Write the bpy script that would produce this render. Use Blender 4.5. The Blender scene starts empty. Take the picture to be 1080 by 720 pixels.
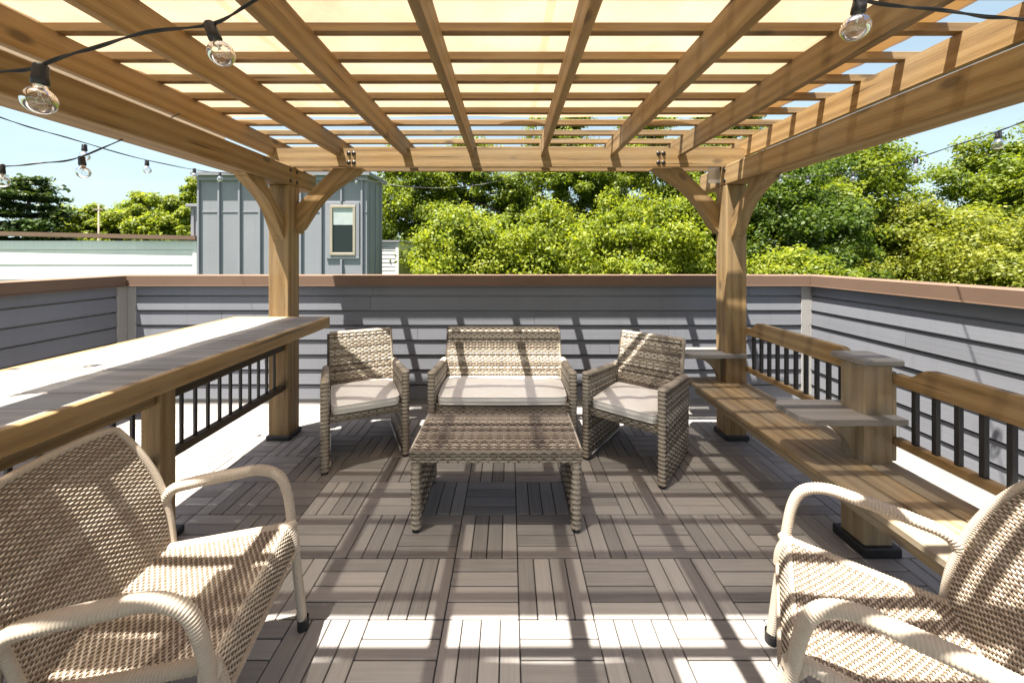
import bpy, math, random
import numpy as np
from mathutils import Vector, Matrix

R = math.radians
random.seed(7)
rng = np.random.default_rng(11)
scene = bpy.context.scene
COL = scene.collection

# ---------------------------------------------------------------- camera, sky, sun, exposure
cam_d = bpy.data.cameras.new('camera')
cam = bpy.data.objects.new('camera', cam_d)
COL.objects.link(cam)
cam.location = (0, 0, 1.48)
cam.rotation_euler = (R(90), 0, 0)
cam_d.sensor_width = 36
cam_d.lens = 394 / 1080 * 36
cam_d.shift_x = 3 / 1080
cam_d.shift_y = -92 / 1080
cam_d.clip_start = 0.02
cam_d.clip_end = 2000
scene.camera = cam

SUN_TRAVEL = Vector((0.245, 0.195, -1.0)).normalized()
SUN_EL = math.asin(-SUN_TRAVEL.z)
SUN_AZ = math.atan2(-SUN_TRAVEL.x, -SUN_TRAVEL.y)
world = bpy.data.worlds.new('World')
scene.world = world
world.use_nodes = True
wn = world.node_tree
wn.nodes.clear()
wo = wn.nodes.new('ShaderNodeOutputWorld')
wb = wn.nodes.new('ShaderNodeBackground')
ws = wn.nodes.new('ShaderNodeTexSky')
ws.sky_type = 'NISHITA'
ws.sun_disc = False
ws.sun_elevation = SUN_EL
ws.sun_rotation = SUN_AZ
ws.air_density = 1.0
ws.dust_density = 3.0
ws.ozone_density = 1.0
wb.inputs['Strength'].default_value = 0.05
# summer haze: the sky pales towards the horizon
wt = wn.nodes.new('ShaderNodeTexCoord')
wsep = wn.nodes.new('ShaderNodeSeparateXYZ')
wn.links.new(wt.outputs['Generated'], wsep.inputs[0])
wr = wn.nodes.new('ShaderNodeMapRange')
wr.inputs['From Min'].default_value = 0.0
wr.inputs['From Max'].default_value = 0.7
wr.inputs['To Min'].default_value = 0.88
wr.inputs['To Max'].default_value = 0.0
wn.links.new(wsep.outputs['Z'], wr.inputs['Value'])
wnz = wn.nodes.new('ShaderNodeTexNoise')
wnz.inputs['Scale'].default_value = 3.0
wnz.inputs['Detail'].default_value = 5
wmp = wn.nodes.new('ShaderNodeMapping')
wmp.inputs['Scale'].default_value = (1, 1, 3.5)
wn.links.new(wt.outputs['Generated'], wmp.inputs['Vector'])
wn.links.new(wmp.outputs[0], wnz.inputs['Vector'])
wcr = wn.nodes.new('ShaderNodeMapRange')
wcr.inputs['From Min'].default_value = 0.35
wcr.inputs['From Max'].default_value = 0.7
wcr.inputs['To Min'].default_value = 0.78
wcr.inputs['To Max'].default_value = 1.15
wn.links.new(wnz.outputs['Fac'], wcr.inputs['Value'])
wmul = wn.nodes.new('ShaderNodeMath')
wmul.operation = 'MULTIPLY'
wmul.use_clamp = True
wn.links.new(wr.outputs[0], wmul.inputs[0])
wn.links.new(wcr.outputs[0], wmul.inputs[1])
wmix = wn.nodes.new('ShaderNodeMix')
wmix.data_type = 'RGBA'
wn.links.new(wmul.outputs[0], wmix.inputs[0])
wn.links.new(ws.outputs[0], wmix.inputs[6])
wmix.inputs[7].default_value = (4.8, 6.2, 6.45, 1)
wn.links.new(wmix.outputs[2], wb.inputs[0])
wn.links.new(wb.outputs[0], wo.inputs[0])

sun_d = bpy.data.lights.new('sun', 'SUN')
sun_d.energy = 5.0
sun_d.angle = R(0.5)
sun_d.color = (1.0, 0.94, 0.84)
sun = bpy.data.objects.new('sun', sun_d)
COL.objects.link(sun)
sun.location = (-3, -4, 20)
sun.rotation_euler = SUN_TRAVEL.to_track_quat('-Z', 'Y').to_euler()

scene.view_settings.view_transform = 'Standard'
scene.view_settings.look = 'None'
scene.view_settings.exposure = 2.0
scene.view_settings.gamma = 1
scene.view_settings.use_curve_mapping = False
try:
    scene.cycles.use_denoising = True
    scene.cycles.max_bounces = 10
    scene.cycles.diffuse_bounces = 5
    scene.cycles.transparent_max_bounces = 16
    scene.cycles.caustics_reflective = False
    scene.cycles.caustics_refractive = False
    scene.cycles.sample_clamp_indirect = 6
except Exception:
    pass

# ---------------------------------------------------------------- material helpers
class NT:
    def __init__(self, name):
        self.m = bpy.data.materials.new(name)
        self.m.use_nodes = True
        self.t = self.m.node_tree
        self.t.nodes.clear()
        self.out = self.n('ShaderNodeOutputMaterial')

    def n(self, t, **kw):
        nd = self.t.nodes.new(t)
        for k, v in kw.items():
            setattr(nd, k, v)
        return nd

    def l(self, a, b):
        self.t.links.new(a, b)

    def math(self, op, a, b=None, clamp=False):
        nd = self.n('ShaderNodeMath', operation=op, use_clamp=clamp)
        for i, v in enumerate((a, b)):
            if v is None:
                continue
            if isinstance(v, (int, float)):
                nd.inputs[i].default_value = v
            else:
                self.l(v, nd.inputs[i])
        return nd.outputs[0]

    def noise(self, vec, scale, detail=3, rough=0.55):
        nd = self.n('ShaderNodeTexNoise')
        nd.inputs['Scale'].default_value = scale
        nd.inputs['Detail'].default_value = detail
        nd.inputs['Roughness'].default_value = rough
        self.l(vec, nd.inputs['Vector'])
        return nd.outputs['Fac']

    def ramp(self, fac, stops):
        nd = self.n('ShaderNodeValToRGB')
        cr = nd.color_ramp
        while len(cr.elements) > 1:
            cr.elements.remove(cr.elements[-1])
        cr.elements[0].position = stops[0][0]
        cr.elements[0].color = (*stops[0][1], 1)
        for p, c in stops[1:]:
            e = cr.elements.new(p)
            e.color = (*c, 1)
        self.l(fac, nd.inputs[0])
        return nd.outputs[0]

    def mix(self, fac, a, b, mode='MIX'):
        nd = self.n('ShaderNodeMix', data_type='RGBA', blend_type=mode)
        for i, v in ((0, fac), (6, a), (7, b)):
            if isinstance(v, (int, float)):
                nd.inputs[i].default_value = v
            elif isinstance(v, tuple):
                nd.inputs[i].default_value = (*v, 1)
            else:
                self.l(v, nd.inputs[i])
        return nd.outputs[2]

    def coords(self, scale=(1, 1, 1), rnd=13.0):
        tc = self.n('ShaderNodeTexCoord')
        oi = self.n('ShaderNodeObjectInfo')
        ge = self.n('ShaderNodeNewGeometry')
        s = self.math('ADD', oi.outputs['Random'], ge.outputs['Random Per Island'])
        s = self.math('MULTIPLY', s, rnd)
        cb = self.n('ShaderNodeCombineXYZ')
        for i in range(3):
            self.l(s, cb.inputs[i])
        add = self.n('ShaderNodeVectorMath', operation='ADD')
        self.l(tc.outputs['Object'], add.inputs[0])
        self.l(cb.outputs[0], add.inputs[1])
        mp = self.n('ShaderNodeMapping')
        mp.inputs['Scale'].default_value = scale
        self.l(add.outputs[0], mp.inputs['Vector'])
        self.island = ge.outputs['Random Per Island']
        self.objrand = oi.outputs['Random']
        return mp.outputs[0]

    def bump(self, h, strength=0.3, dist=0.01):
        nd = self.n('ShaderNodeBump')
        nd.inputs['Strength'].default_value = strength
        nd.inputs['Distance'].default_value = dist
        self.l(h, nd.inputs['Height'])
        return nd.outputs[0]

    def principled(self, col, rough=0.6, normal=None, metal=0.0, spec=None):
        p = self.n('ShaderNodeBsdfPrincipled')
        if isinstance(col, tuple):
            p.inputs['Base Color'].default_value = (*col, 1)
        else:
            self.l(col, p.inputs['Base Color'])
        if isinstance(rough, (int, float)):
            p.inputs['Roughness'].default_value = rough
        else:
            self.l(rough, p.inputs['Roughness'])
        p.inputs['Metallic'].default_value = metal
        if spec is not None:
            p.inputs['Specular IOR Level'].default_value = spec
        if normal is not None:
            self.l(normal, p.inputs['Normal'])
        return p.outputs[0]

    def finish(self, sh):
        self.l(sh, self.out.inputs[0])
        return self.m


def wood(name, axis, dark, mid, light, grey=None, greyamt=0.0, rough=0.62, vary=0.35):
    t = NT(name)
    sc = [19, 19, 19]
    sc['xyz'.index(axis)] = 0.9
    v = t.coords(tuple(sc))
    big = t.noise(v, 0.55, 4, 0.6)
    fine = t.noise(v, 6.5, 6, 0.72)
    # growth-ring streaks, bent by low frequency noise
    w = t.n('ShaderNodeTexWave', wave_type='RINGS', rings_direction='XYZ'['XYZ'.index(axis.upper())])
    w.inputs['Scale'].default_value = 0.34
    w.inputs['Distortion'].default_value = 5.5
    w.inputs['Detail'].default_value = 2
    w.inputs['Detail Scale'].default_value = 0.8
    t.l(v, w.inputs['Vector'])
    f = t.math('ADD', t.math('MULTIPLY', big, 0.30), t.math('MULTIPLY', w.outputs['Fac'], 0.20))
    f = t.math('ADD', f, t.math('MULTIPLY', fine, 0.62))
    f = t.math('SUBTRACT', f, 0.03)
    col = t.ramp(f, [(0.28, dark), (0.52, mid), (0.76, light)])
    # knots
    ks = [5.5, 5.5, 5.5]
    ks['xyz'.index(axis)] = 2.6
    vk = t.coords(tuple(ks))
    vo = t.n('ShaderNodeTexVoronoi')
    vo.inputs['Scale'].default_value = 1.0
    t.l(vk, vo.inputs['Vector'])
    k = t.n('ShaderNodeMapRange')
    k.inputs['From Min'].default_value = 0.07
    k.inputs['From Max'].default_value = 0.15
    k.inputs['To Min'].default_value = 0.75
    k.inputs['To Max'].default_value = 0.0
    t.l(vo.outputs['Distance'], k.inputs['Value'])
    col = t.mix(k.outputs[0], col, tuple(c * 0.35 for c in dark))
    ck = [38, 38, 38]
    ck['xyz'.index(axis)] = 1.1
    vc = t.coords(tuple(ck))
    cn = t.noise(vc, 1.0, 2, 0.4)
    cm = t.n('ShaderNodeMapRange')
    cm.inputs['From Min'].default_value = 0.315
    cm.inputs['From Max'].default_value = 0.265
    cm.inputs['To Max'].default_value = 0.8
    t.l(cn, cm.inputs['Value'])
    col = t.mix(cm.outputs[0], col, tuple(c * 0.3 for c in dark))
    # board to board tone
    tone = t.math('ADD', t.math('MULTIPLY', t.math('FRACT', t.math('MULTIPLY', t.math('ADD', t.island, t.objrand), 7.31)), vary), 1 - vary / 2)
    cb = t.n('ShaderNodeCombineXYZ')
    for i in range(3):
        t.l(tone, cb.inputs[i])
    col = t.mix(1.0, col, cb.outputs[0], 'MULTIPLY')
    if grey is not None:
        vg = t.coords((1.3, 1.3, 1.3))
        g = t.noise(vg, 1.6, 4, 0.6)
        gm = t.n('ShaderNodeMapRange')
        gm.inputs['From Min'].default_value = 0.38
        gm.inputs['From Max'].default_value = 0.68
        gm.inputs['To Max'].default_value = greyamt
        t.l(g, gm.inputs['Value'])
        col = t.mix(gm.outputs[0], col, grey)
    nrm = t.bump(t.math('ADD', fine, t.math('MULTIPLY', w.outputs['Fac'], 0.5)), 0.22, 0.004)
    return t.finish(t.principled(col, rough, nrm, spec=0.35))


AM = ((0.16, 0.093, 0.036), (0.285, 0.178, 0.073), (0.385, 0.26, 0.122))
W = {a: wood('stained_pine_' + a, a, *AM, grey=(0.30, 0.25, 0.18), greyamt=0.35) for a in 'xyz'}
BE = ((0.17, 0.11, 0.055), (0.33, 0.23, 0.12), (0.45, 0.33, 0.19))
WB = {a: wood('worn_pine_' + a, a, *BE, grey=(0.30, 0.27, 0.22), greyamt=0.75) for a in 'xyz'}
WT = {a: wood('weathered_board_' + a, a, (0.15, 0.13, 0.11), (0.25, 0.225, 0.20), (0.34, 0.305, 0.27), grey=(0.27, 0.265, 0.26), greyamt=0.8) for a in 'xyz'}


def plain(name, col, rough=0.6, noise=0.12, scale=6.0, metal=0.0, bump=0.0, bscale=60.0, spec=None):
    t = NT(name)
    v = t.coords((1, 1, 1))
    f = t.noise(v, scale, 5, 0.6)
    c = t.ramp(f, [(0.25, tuple(x * (1 - noise) for x in col)), (0.75, tuple(min(1, x * (1 + noise)) for x in col))])
    n = None
    if bump:
        n = t.bump(t.noise(v, bscale, 3), bump, 0.003)
    return t.finish(t.principled(c, rough, n, metal, spec))


M_BLACK = plain('black_powder_coat', (0.018, 0.018, 0.02), 0.45)
M_RUBBER = plain('black_rubber', (0.02, 0.02, 0.021), 0.6)
M_SOCKET = plain('black_socket_plastic', (0.022, 0.022, 0.026), 0.38)
M_BOLT = plain('dark_steel', (0.05, 0.045, 0.04), 0.4, metal=0.7)
M_ZINC = plain('galvanised_steel', (0.55, 0.56, 0.58), 0.38, metal=0.9, scale=30)
M_BRASS = plain('bulb_cap_metal', (0.7, 0.68, 0.62), 0.25, metal=1.0)
M_MEMBRANE = plain('roof_membrane', (0.22, 0.21, 0.198), 0.7, noise=0.18, scale=1.7, bump=0.2)
M_COPING = plain('brown_coping', (0.175, 0.115, 0.083), 0.8, noise=0.10, scale=2.0, spec=0.12)
M_TRIM = plain('grey_trim', (0.33, 0.32, 0.31), 0.55, noise=0.08, scale=3)
M_BASE = plain('dark_tile_base', (0.02, 0.02, 0.02), 0.8)
M_CUSHION = None


def siding_mat(name, col, grain=1.0):
    t = NT(name)
    v = t.coords((0.8, 30, 60))
    f = t.noise(v, 1.0, 4, 0.6)
    v2 = t.coords((0.6, 0.6, 0.6))
    g = t.noise(v2, 1.3, 4, 0.6)
    s = t.math('ADD', t.math('MULTIPLY', f, 0.35), t.math('MULTIPLY', g, 0.65))
    s = t.math('ADD', s, t.math('MULTIPLY', t.math('SUBTRACT', t.island, 0.5), 0.22))
    c = t.ramp(s, [(0.25, tuple(x * 0.86 for x in col)), (0.75, tuple(x * 1.10 for x in col))])
    vd = t.coords((14, 14, 0.8), 0.0)
    dn = t.noise(vd, 1.0, 4, 0.6)
    dm = t.n('ShaderNodeMapRange')
    dm.inputs['From Min'].default_value = 0.55
    dm.inputs['From Max'].default_value = 0.78
    dm.inputs['To Max'].default_value = 0.35
    t.l(dn, dm.inputs['Value'])
    c = t.mix(dm.outputs[0], c, tuple(x * 0.62 for x in col))
    return t.finish(t.principled(c, 0.7, t.bump(f, 0.25 * grain, 0.003), spec=0.15))


M_SIDING = siding_mat('grey_lap_siding', (0.180, 0.188, 0.212))
M_WSIDING = siding_mat('white_lap_siding', (0.74, 0.74, 0.73))
M_BATTEN = siding_mat('grey_panel_siding', (0.265, 0.27, 0.30), 0.4)


def deck_mat():
    t = NT('composite_deck')
    v = t.coords((1, 1, 1))
    # grain runs along whichever way the slat lies: stored per vertex in the 'run' attribute
    at = t.n('ShaderNodeAttribute', attribute_name='run')
    sx = t.n('ShaderNodeVectorMath', operation='MULTIPLY')
    t.l(v, sx.inputs[0])
    sx.inputs[1].default_value = (3, 70, 20)
    sy = t.n('ShaderNodeVectorMath', operation='MULTIPLY')
    t.l(v, sy.inputs[0])
    sy.inputs[1].default_value = (70, 3, 20)
    mv = t.n('ShaderNodeMix', data_type='VECTOR')
    t.l(at.outputs['Fac'], mv.inputs[0])
    t.l(sx.outputs[0], mv.inputs[4])
    t.l(sy.outputs[0], mv.inputs[5])
    f = t.noise(mv.outputs[1], 1.0, 4, 0.6)
    tc = t.n('ShaderNodeTexCoord')
    stain = t.noise(tc.outputs['Object'], 2.2, 5, 0.6)
    s = t.math('ADD', t.math('MULTIPLY', f, 0.5), t.math('MULTIPLY', t.island, 0.42))
    s = t.math('ADD', s, t.math('MULTIPLY', stain, 0.30))
    c = t.ramp(s, [(0.25, (0.18, 0.170, 0.162)), (0.58, (0.295, 0.275, 0.260)), (0.98, (0.43, 0.40, 0.375))])
    return t.finish(t.principled(c, 0.55, t.bump(f, 0.35, 0.003), spec=0.35))


M_DECK = deck_mat()


def wicker(name, stops, rough=0.42):
    t = NT(name)
    v = t.coords((1, 1, 1), 3.0)
    tc = t.n('ShaderNodeTexCoord')
    patch = t.noise(tc.outputs['Object'], 9.0, 3)
    f = t.math('ADD', t.math('MULTIPLY', t.island, 0.75), t.math('MULTIPLY', patch, 0.4))
    c = t.ramp(f, stops)
    n = t.noise(v, 220, 2)
    return t.finish(t.principled(c, rough, t.bump(n, 0.15, 0.001), spec=0.4))


M_BEIGE = wicker('beige_wicker', [(0.1, (0.32, 0.255, 0.195)), (0.55, (0.45, 0.38, 0.305)), (1.0, (0.56, 0.49, 0.41))])
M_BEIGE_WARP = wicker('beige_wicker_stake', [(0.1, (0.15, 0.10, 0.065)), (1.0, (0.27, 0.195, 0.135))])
M_GREYW = wicker('grey_brown_wicker', [(0.15, (0.05, 0.04, 0.032)), (0.36, (0.17, 0.135, 0.102)), (0.62, (0.38, 0.325, 0.255)), (1.0, (0.66, 0.60, 0.51))])
M_GREYW_WARP = wicker('grey_brown_wicker_stake', [(0.1, (0.12, 0.09, 0.06)), (1.0, (0.30, 0.245, 0.18))])
M_CORE = plain('dark_wicker_core', (0.045, 0.036, 0.028), 0.8)


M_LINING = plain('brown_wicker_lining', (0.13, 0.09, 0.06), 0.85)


def cloth_mat():
    t = NT('cream_shade_cloth')
    tc = t.n('ShaderNodeTexCoord')
    g = t.noise(tc.outputs['Object'], 1.7, 6, 0.62)
    mpw = t.n('ShaderNodeMapping')
    mpw.inputs['Scale'].default_value = (40, 700, 1)
    t.l(tc.outputs['Object'], mpw.inputs['Vector'])
    thread = t.noise(mpw.outputs[0], 1.0, 2)
    gg = t.math('ADD', t.math('MULTIPLY', g, 0.8), t.math('MULTIPLY', thread, 0.2))
    col = t.ramp(gg, [(0.32, (0.29, 0.20, 0.118)), (0.5, (0.38, 0.28, 0.178)), (0.68, (0.45, 0.345, 0.23))])
    # sewn seams between the cloth widths
    sp = t.n('ShaderNodeSeparateXYZ')
    t.l(tc.outputs['Object'], sp.inputs[0])
    sm = t.math('ABSOLUTE', t.math('SUBTRACT', t.math('FRACT', t.math('ADD', t.math('MULTIPLY', sp.outputs[0], 0.78), 0.37)), 0.5))
    sl = t.math('LESS_THAN', sm, 0.014)
    col = t.mix(t.math('MULTIPLY', sl, 0.55), col, (0.30, 0.20, 0.10))
    wv = t.noise(tc.outputs['Object'], 3.5, 3)
    nb = t.bump(wv, 0.4, 0.02)
    d = t.n('ShaderNodeBsdfDiffuse')
    t.l(col, d.inputs[0])
    t.l(nb, d.inputs['Normal'])
    tr = t.n('ShaderNodeBsdfTranslucent')
    t.l(col, tr.inputs[0])
    m1 = t.n('ShaderNodeMixShader')
    m1.inputs[0].default_value = 0.60
    t.l(d.outputs[0], m1.inputs[1])
    t.l(tr.outputs[0], m1.inputs[2])
    tp = t.n('ShaderNodeBsdfTransparent')
    tp.inputs[0].default_value = (1.0, 0.97, 0.92, 1)
    m2 = t.n('ShaderNodeMixShader')
    m2.inputs[0].default_value = 0.085
    t.l(m1.outputs[0], m2.inputs[1])
    t.l(tp.outputs[0], m2.inputs[2])
    return t.finish(m2.outputs[0])


M_CLOTH = cloth_mat()


def hem_mat():
    t = NT('tan_cloth_hem')
    d = t.n('ShaderNodeBsdfDiffuse')
    d.inputs[0].default_value = (0.52, 0.39, 0.22, 1)
    tr = t.n('ShaderNodeBsdfTranslucent')
    tr.inputs[0].default_value = (0.50, 0.335, 0.15, 1)
    m = t.n('ShaderNodeMixShader')
    m.inputs[0].default_value = 0.55
    t.l(d.outputs[0], m.inputs[1])
    t.l(tr.outputs[0], m.inputs[2])
    return t.finish(m.outputs[0])


M_HEM = hem_mat()


def cushion_mat():
    t = NT('cream_cushion_fabric')
    v = t.coords((1, 1, 1))
    f = t.noise(v, 5, 4)
    weave = t.noise(v, 420, 2)
    c = t.ramp(f, [(0.3, (0.82, 0.79, 0.74)), (0.7, (0.87, 0.85, 0.81))])
    h = t.math('ADD', t.math('MULTIPLY', f, 2.0), t.math('MULTIPLY', weave, 0.3))
    return t.finish(t.principled(c, 0.9, t.bump(h, 0.5, 0.006), spec=0.15))


M_CUSHION = cushion_mat()


def glass_mat(name, tint=(0.97, 0.98, 0.98)):
    t = NT(name)
    lw = t.n('ShaderNodeLayerWeight')
    lw.inputs[0].default_value = 0.32
    tp = t.n('ShaderNodeBsdfTransparent')
    tp.inputs[0].default_value = (*tint, 1)
    gl = t.n('ShaderNodeBsdfGlossy')
    gl.inputs['Roughness'].default_value = 0.02
    gl.inputs[0].default_value = (0.95, 0.95, 0.95, 1)
    m = t.n('ShaderNodeMixShader')
    f = t.math('ADD', t.math('MULTIPLY', lw.outputs['Fresnel'], 0.85), 0.06, True)
    t.l(f, m.inputs[0])
    t.l(tp.outputs[0], m.inputs[1])
    t.l(gl.outputs[0], m.inputs[2])
    return t.finish(m.outputs[0])


M_GLASS = glass_mat('clear_bulb_glass')


def pane_mat():
    t = NT('dark_window_glass')
    return t.finish(t.principled((0.012, 0.018, 0.016), 0.03, spec=0.5))


M_PANE = pane_mat()


def leaf_mat(name, stops, trans=0.5):
    t = NT(name)
    ge = t.n('ShaderNodeNewGeometry')
    tc = t.n('ShaderNodeTexCoord')
    n = t.noise(tc.outputs['Object'], 0.9, 3)
    f = t.math('ADD', t.math('MULTIPLY', ge.outputs['Random Per Island'], 0.5), t.math('SUBTRACT', t.math('MULTIPLY', n, 1.1), 0.25))
    c = t.ramp(f, stops)
    p = t.principled(c, 0.5, spec=0.35)
    tr = t.n('ShaderNodeBsdfTranslucent')
    c2 = t.mix(1.0, c, (1.5, 1.45, 0.7), 'MULTIPLY')
    t.l(c2, tr.inputs[0])
    m = t.n('ShaderNodeMixShader')
    m.inputs[0].default_value = trans
    t.l(p, m.inputs[1])
    t.l(tr.outputs[0], m.inputs[2])
    return t.finish(m.outputs[0])


M_LEAF = {
    'bright': leaf_mat('bright_leaf', [(0.2, (0.075, 0.115, 0.012)), (0.5, (0.175, 0.225, 0.02)), (0.85, (0.33, 0.36, 0.04))]),
    'mid': leaf_mat('mid_leaf', [(0.2, (0.06, 0.10, 0.01)), (0.5, (0.125, 0.175, 0.015)), (0.85, (0.23, 0.27, 0.025))]),
    'dark': leaf_mat('dark_leaf', [(0.2, (0.035, 0.07, 0.012)), (0.5, (0.07, 0.12, 0.017)), (0.85, (0.14, 0.19, 0.025))]),
    'pale': leaf_mat('pale_leaf', [(0.2, (0.10, 0.13, 0.015)), (0.5, (0.19, 0.22, 0.025)), (0.85, (0.32, 0.33, 0.06))]),
    'pine': leaf_mat('pine_needle', [(0.2, (0.025, 0.05, 0.018)), (0.5, (0.05, 0.085, 0.025)), (0.85, (0.10, 0.14, 0.035))], 0.15),
}
M_BARK = plain('bark', (0.09, 0.07, 0.055), 0.9, noise=0.4, scale=12, bump=0.6, bscale=25)
M_GRASS = plain('grass', (0.06, 0.085, 0.025), 0.9, noise=0.4, scale=0.7)

# ---------------------------------------------------------------- mesh helpers
def _cbox_template():
    faces = []
    idx = {}
    k = 0
    for sx in (-1, 1):
        for sy in (-1, 1):
            for sz in (-1, 1):
                for a in range(3):
                    idx[(sx, sy, sz, a)] = k
                    k += 1
    S = (-1, 1)
    for s in S:
        faces.append([idx[(s, a, b, 0)] for a, b in ((-1, -1), (1, -1), (1, 1), (-1, 1))])
        faces.append([idx[(a, s, b, 1)] for a, b in ((-1, -1), (1, -1), (1, 1), (-1, 1))])
        faces.append([idx[(a, b, s, 2)] for a, b in ((-1, -1), (1, -1), (1, 1), (-1, 1))])
    for p in S:
        for q in S:
            faces.append([idx[(p, q, -1, 0)], idx[(p, q, 1, 0)], idx[(p, q, 1, 1)], idx[(p, q, -1, 1)]])
            faces.append([idx[(p, -1, q, 0)], idx[(p, 1, q, 0)], idx[(p, 1, q, 2)], idx[(p, -1, q, 2)]])
            faces.append([idx[(-1, p, q, 1)], idx[(1, p, q, 1)], idx[(1, p, q, 2)], idx[(-1, p, q, 2)]])
    for sx in S:
        for sy in S:
            for sz in S:
                faces.append([idx[(sx, sy, sz, a)] for a in range(3)])
    # orient outward
    pos = np.zeros((24, 3))
    for (sx, sy, sz, a), i in idx.items():
        p = np.array([sx, sy, sz], float) * 0.9
        p[a] = (sx, sy, sz)[a]
        pos[i] = p
    out = []
    for f in faces:
        c = pos[f].mean(0)
        n = np.cross(pos[f[1]] - pos[f[0]], pos[f[2]] - pos[f[0]])
        out.append(f if np.dot(n, c) > 0 else f[::-1])
    keys = sorted(idx.items(), key=lambda kv: kv[1])
    sg = np.array([k[:3] for k, _ in keys], float)
    ax = np.array([k[3] for k, _ in keys])
    return sg, ax, out


_SG, _AX, _CF = _cbox_template()


class MB:
    def __init__(self):
        self.v = []
        self.f = []
        self.smooth = []
        self.n = 0
        self.attr = []

    def add(self, verts, faces, smooth=False, attr=0.0):
        verts = np.asarray(verts, float)
        self.v.append(verts)
        o = self.n
        self.f.extend([[i + o for i in f] for f in faces])
        self.smooth.extend([smooth] * len(faces))
        self.n += len(verts)
        self.attr.append(np.full(len(verts), attr))
        return self

    def box(self, x0, x1, y0, y1, z0, z1, c=0.004, mat=None, attr=0.0):
        h = np.array([(x1 - x0) / 2, (y1 - y0) / 2, (z1 - z0) / 2])
        ctr = np.array([(x0 + x1) / 2, (y0 + y1) / 2, (z0 + z1) / 2])
        c = min(c, h.min() * 0.45)
        p = _SG * (h - c)
        p[np.arange(24), _AX] = (_SG * h)[np.arange(24), _AX]
        p = p + ctr
        if mat is not None:
            p = (np.c_[p, np.ones(24)] @ np.array(mat).T)[:, :3]
        return self.add(p, _CF, False, attr)

    def grid(self, P, smooth=True, closed_u=False, flip=False):
        P = np.asarray(P, float)
        a, b = P.shape[:2]
        idx = np.arange(a * b).reshape(a, b)
        if closed_u:
            idx2 = np.vstack([idx, idx[:1]])
        else:
            idx2 = idx
        q = np.stack([idx2[:-1, :-1], idx2[1:, :-1], idx2[1:, 1:], idx2[:-1, 1:]], -1).reshape(-1, 4)
        if flip:
            q = q[:, ::-1]
        return self.add(P.reshape(-1, 3), q.tolist(), smooth)

    def tube(self, pts, r, n=8, caps=True, up=None, squash=None):
        """tube along pts; r scalar or per-point; squash=(a,b) multiplies the two cross axes."""
        pts = np.asarray(pts, float)
        m = len(pts)
        r = np.full(m, r) if np.isscalar(r) else np.asarray(r, float)
        T = np.gradient(pts, axis=0)
        T /= np.linalg.norm(T, axis=1)[:, None] + 1e-12
        ref = np.array(up if up is not None else (0.0, 0.0, 1.0))
        if abs(np.dot(ref, T[0])) > 0.95 and up is None:
            ref = np.array((0.0, 1.0, 0.0))
        N = np.zeros_like(pts)
        prev = ref - np.dot(ref, T[0]) * T[0]
        prev /= np.linalg.norm(prev)
        for i in range(m):
            p = prev - np.dot(prev, T[i]) * T[i]
            p /= np.linalg.norm(p) + 1e-12
            N[i] = p
            prev = p
        B = np.cross(T, N)
        th = np.arange(n) * 2 * np.pi / n
        sa, sb = squash or (1, 1)
        P = pts[None] + (np.cos(th)[:, None, None] * N[None] * sa + np.sin(th)[:, None, None] * B[None] * sb) * r[None, :, None]
        self.grid(P, True, True, flip=False)
        if caps:
            o = self.n - n * m
            a = [o + k * m for k in range(n)]
            b = [o + k * m + m - 1 for k in range(n)]
            self.f.append(a[::-1])
            self.f.append(b)
            self.smooth += [False, False]
        return self

    def lathe(self, prof, n=20, mat=None):
        """prof: list of (r, z) about local z."""
        th = np.arange(n) * 2 * np.pi / n
        prof = np.array(prof, float)
        P = np.zeros((n, len(prof), 3))
        P[..., 0] = np.cos(th)[:, None] * prof[None, :, 0]
        P[..., 1] = np.sin(th)[:, None] * prof[None, :, 0]
        P[..., 2] = prof[None, :, 1]
        if mat is not None:
            P = (np.concatenate([P, np.ones(P.shape[:2] + (1,))], -1) @ np.array(mat).T)[..., :3]
        return self.grid(P, True, True)

    def prism(self, outline, t0, t1, plane):
        """extrude a 2-D outline; plane: 'xz' (extrude y), 'yz' (extrude x), 'xy' (extrude z)."""
        o = np.array(outline, float)
        # make the outline counter clockwise
        ar = np.sum(o[:, 0] * np.roll(o[:, 1], -1) - np.roll(o[:, 0], -1) * o[:, 1])
        if ar < 0:
            o = o[::-1]
        k = len(o)
        def put(t):
            q = np.zeros((k, 3))
            if plane == 'xz':
                q[:, 0], q[:, 2], q[:, 1] = o[:, 0], o[:, 1], t
            elif plane == 'yz':
                q[:, 1], q[:, 2], q[:, 0] = o[:, 0], o[:, 1], t
            else:
                q[:, 0], q[:, 1], q[:, 2] = o[:, 0], o[:, 1], t
            return q
        v = np.vstack([put(t0), put(t1)])
        f = [list(range(k))[::-1], list(range(k, 2 * k))]
        for i in range(k):
            j = (i + 1) % k
            f.append([i, j, j + k, i + k])
        if plane == 'xz':
            f = [x[::-1] for x in f]
        return self.add(v, f)

    def mesh(self, name):
        me = bpy.data.meshes.new(name)
        V = np.concatenate(self.v) if self.v else np.zeros((0, 3))
        me.from_pydata(V.tolist(), [], self.f)
        me.polygons.foreach_set('use_smooth', self.smooth)
        if any(a.any() for a in self.attr):
            at = me.attributes.new('run', 'FLOAT', 'POINT')
            at.data.foreach_set('value', np.concatenate(self.attr))
        me.update()
        return me

    def build(self, name, mat, parent=None, world_coords=False, loc=None):
        me = self.mesh(name)
        me.materials.append(mat)
        o = bpy.data.objects.new(name, me)
        COL.objects.link(o)
        if parent is not None:
            o.parent = parent
            if world_coords:
                me.transform(Matrix.Translation(-parent.location))
        if loc is not None:
            o.location = loc
        return o


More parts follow.
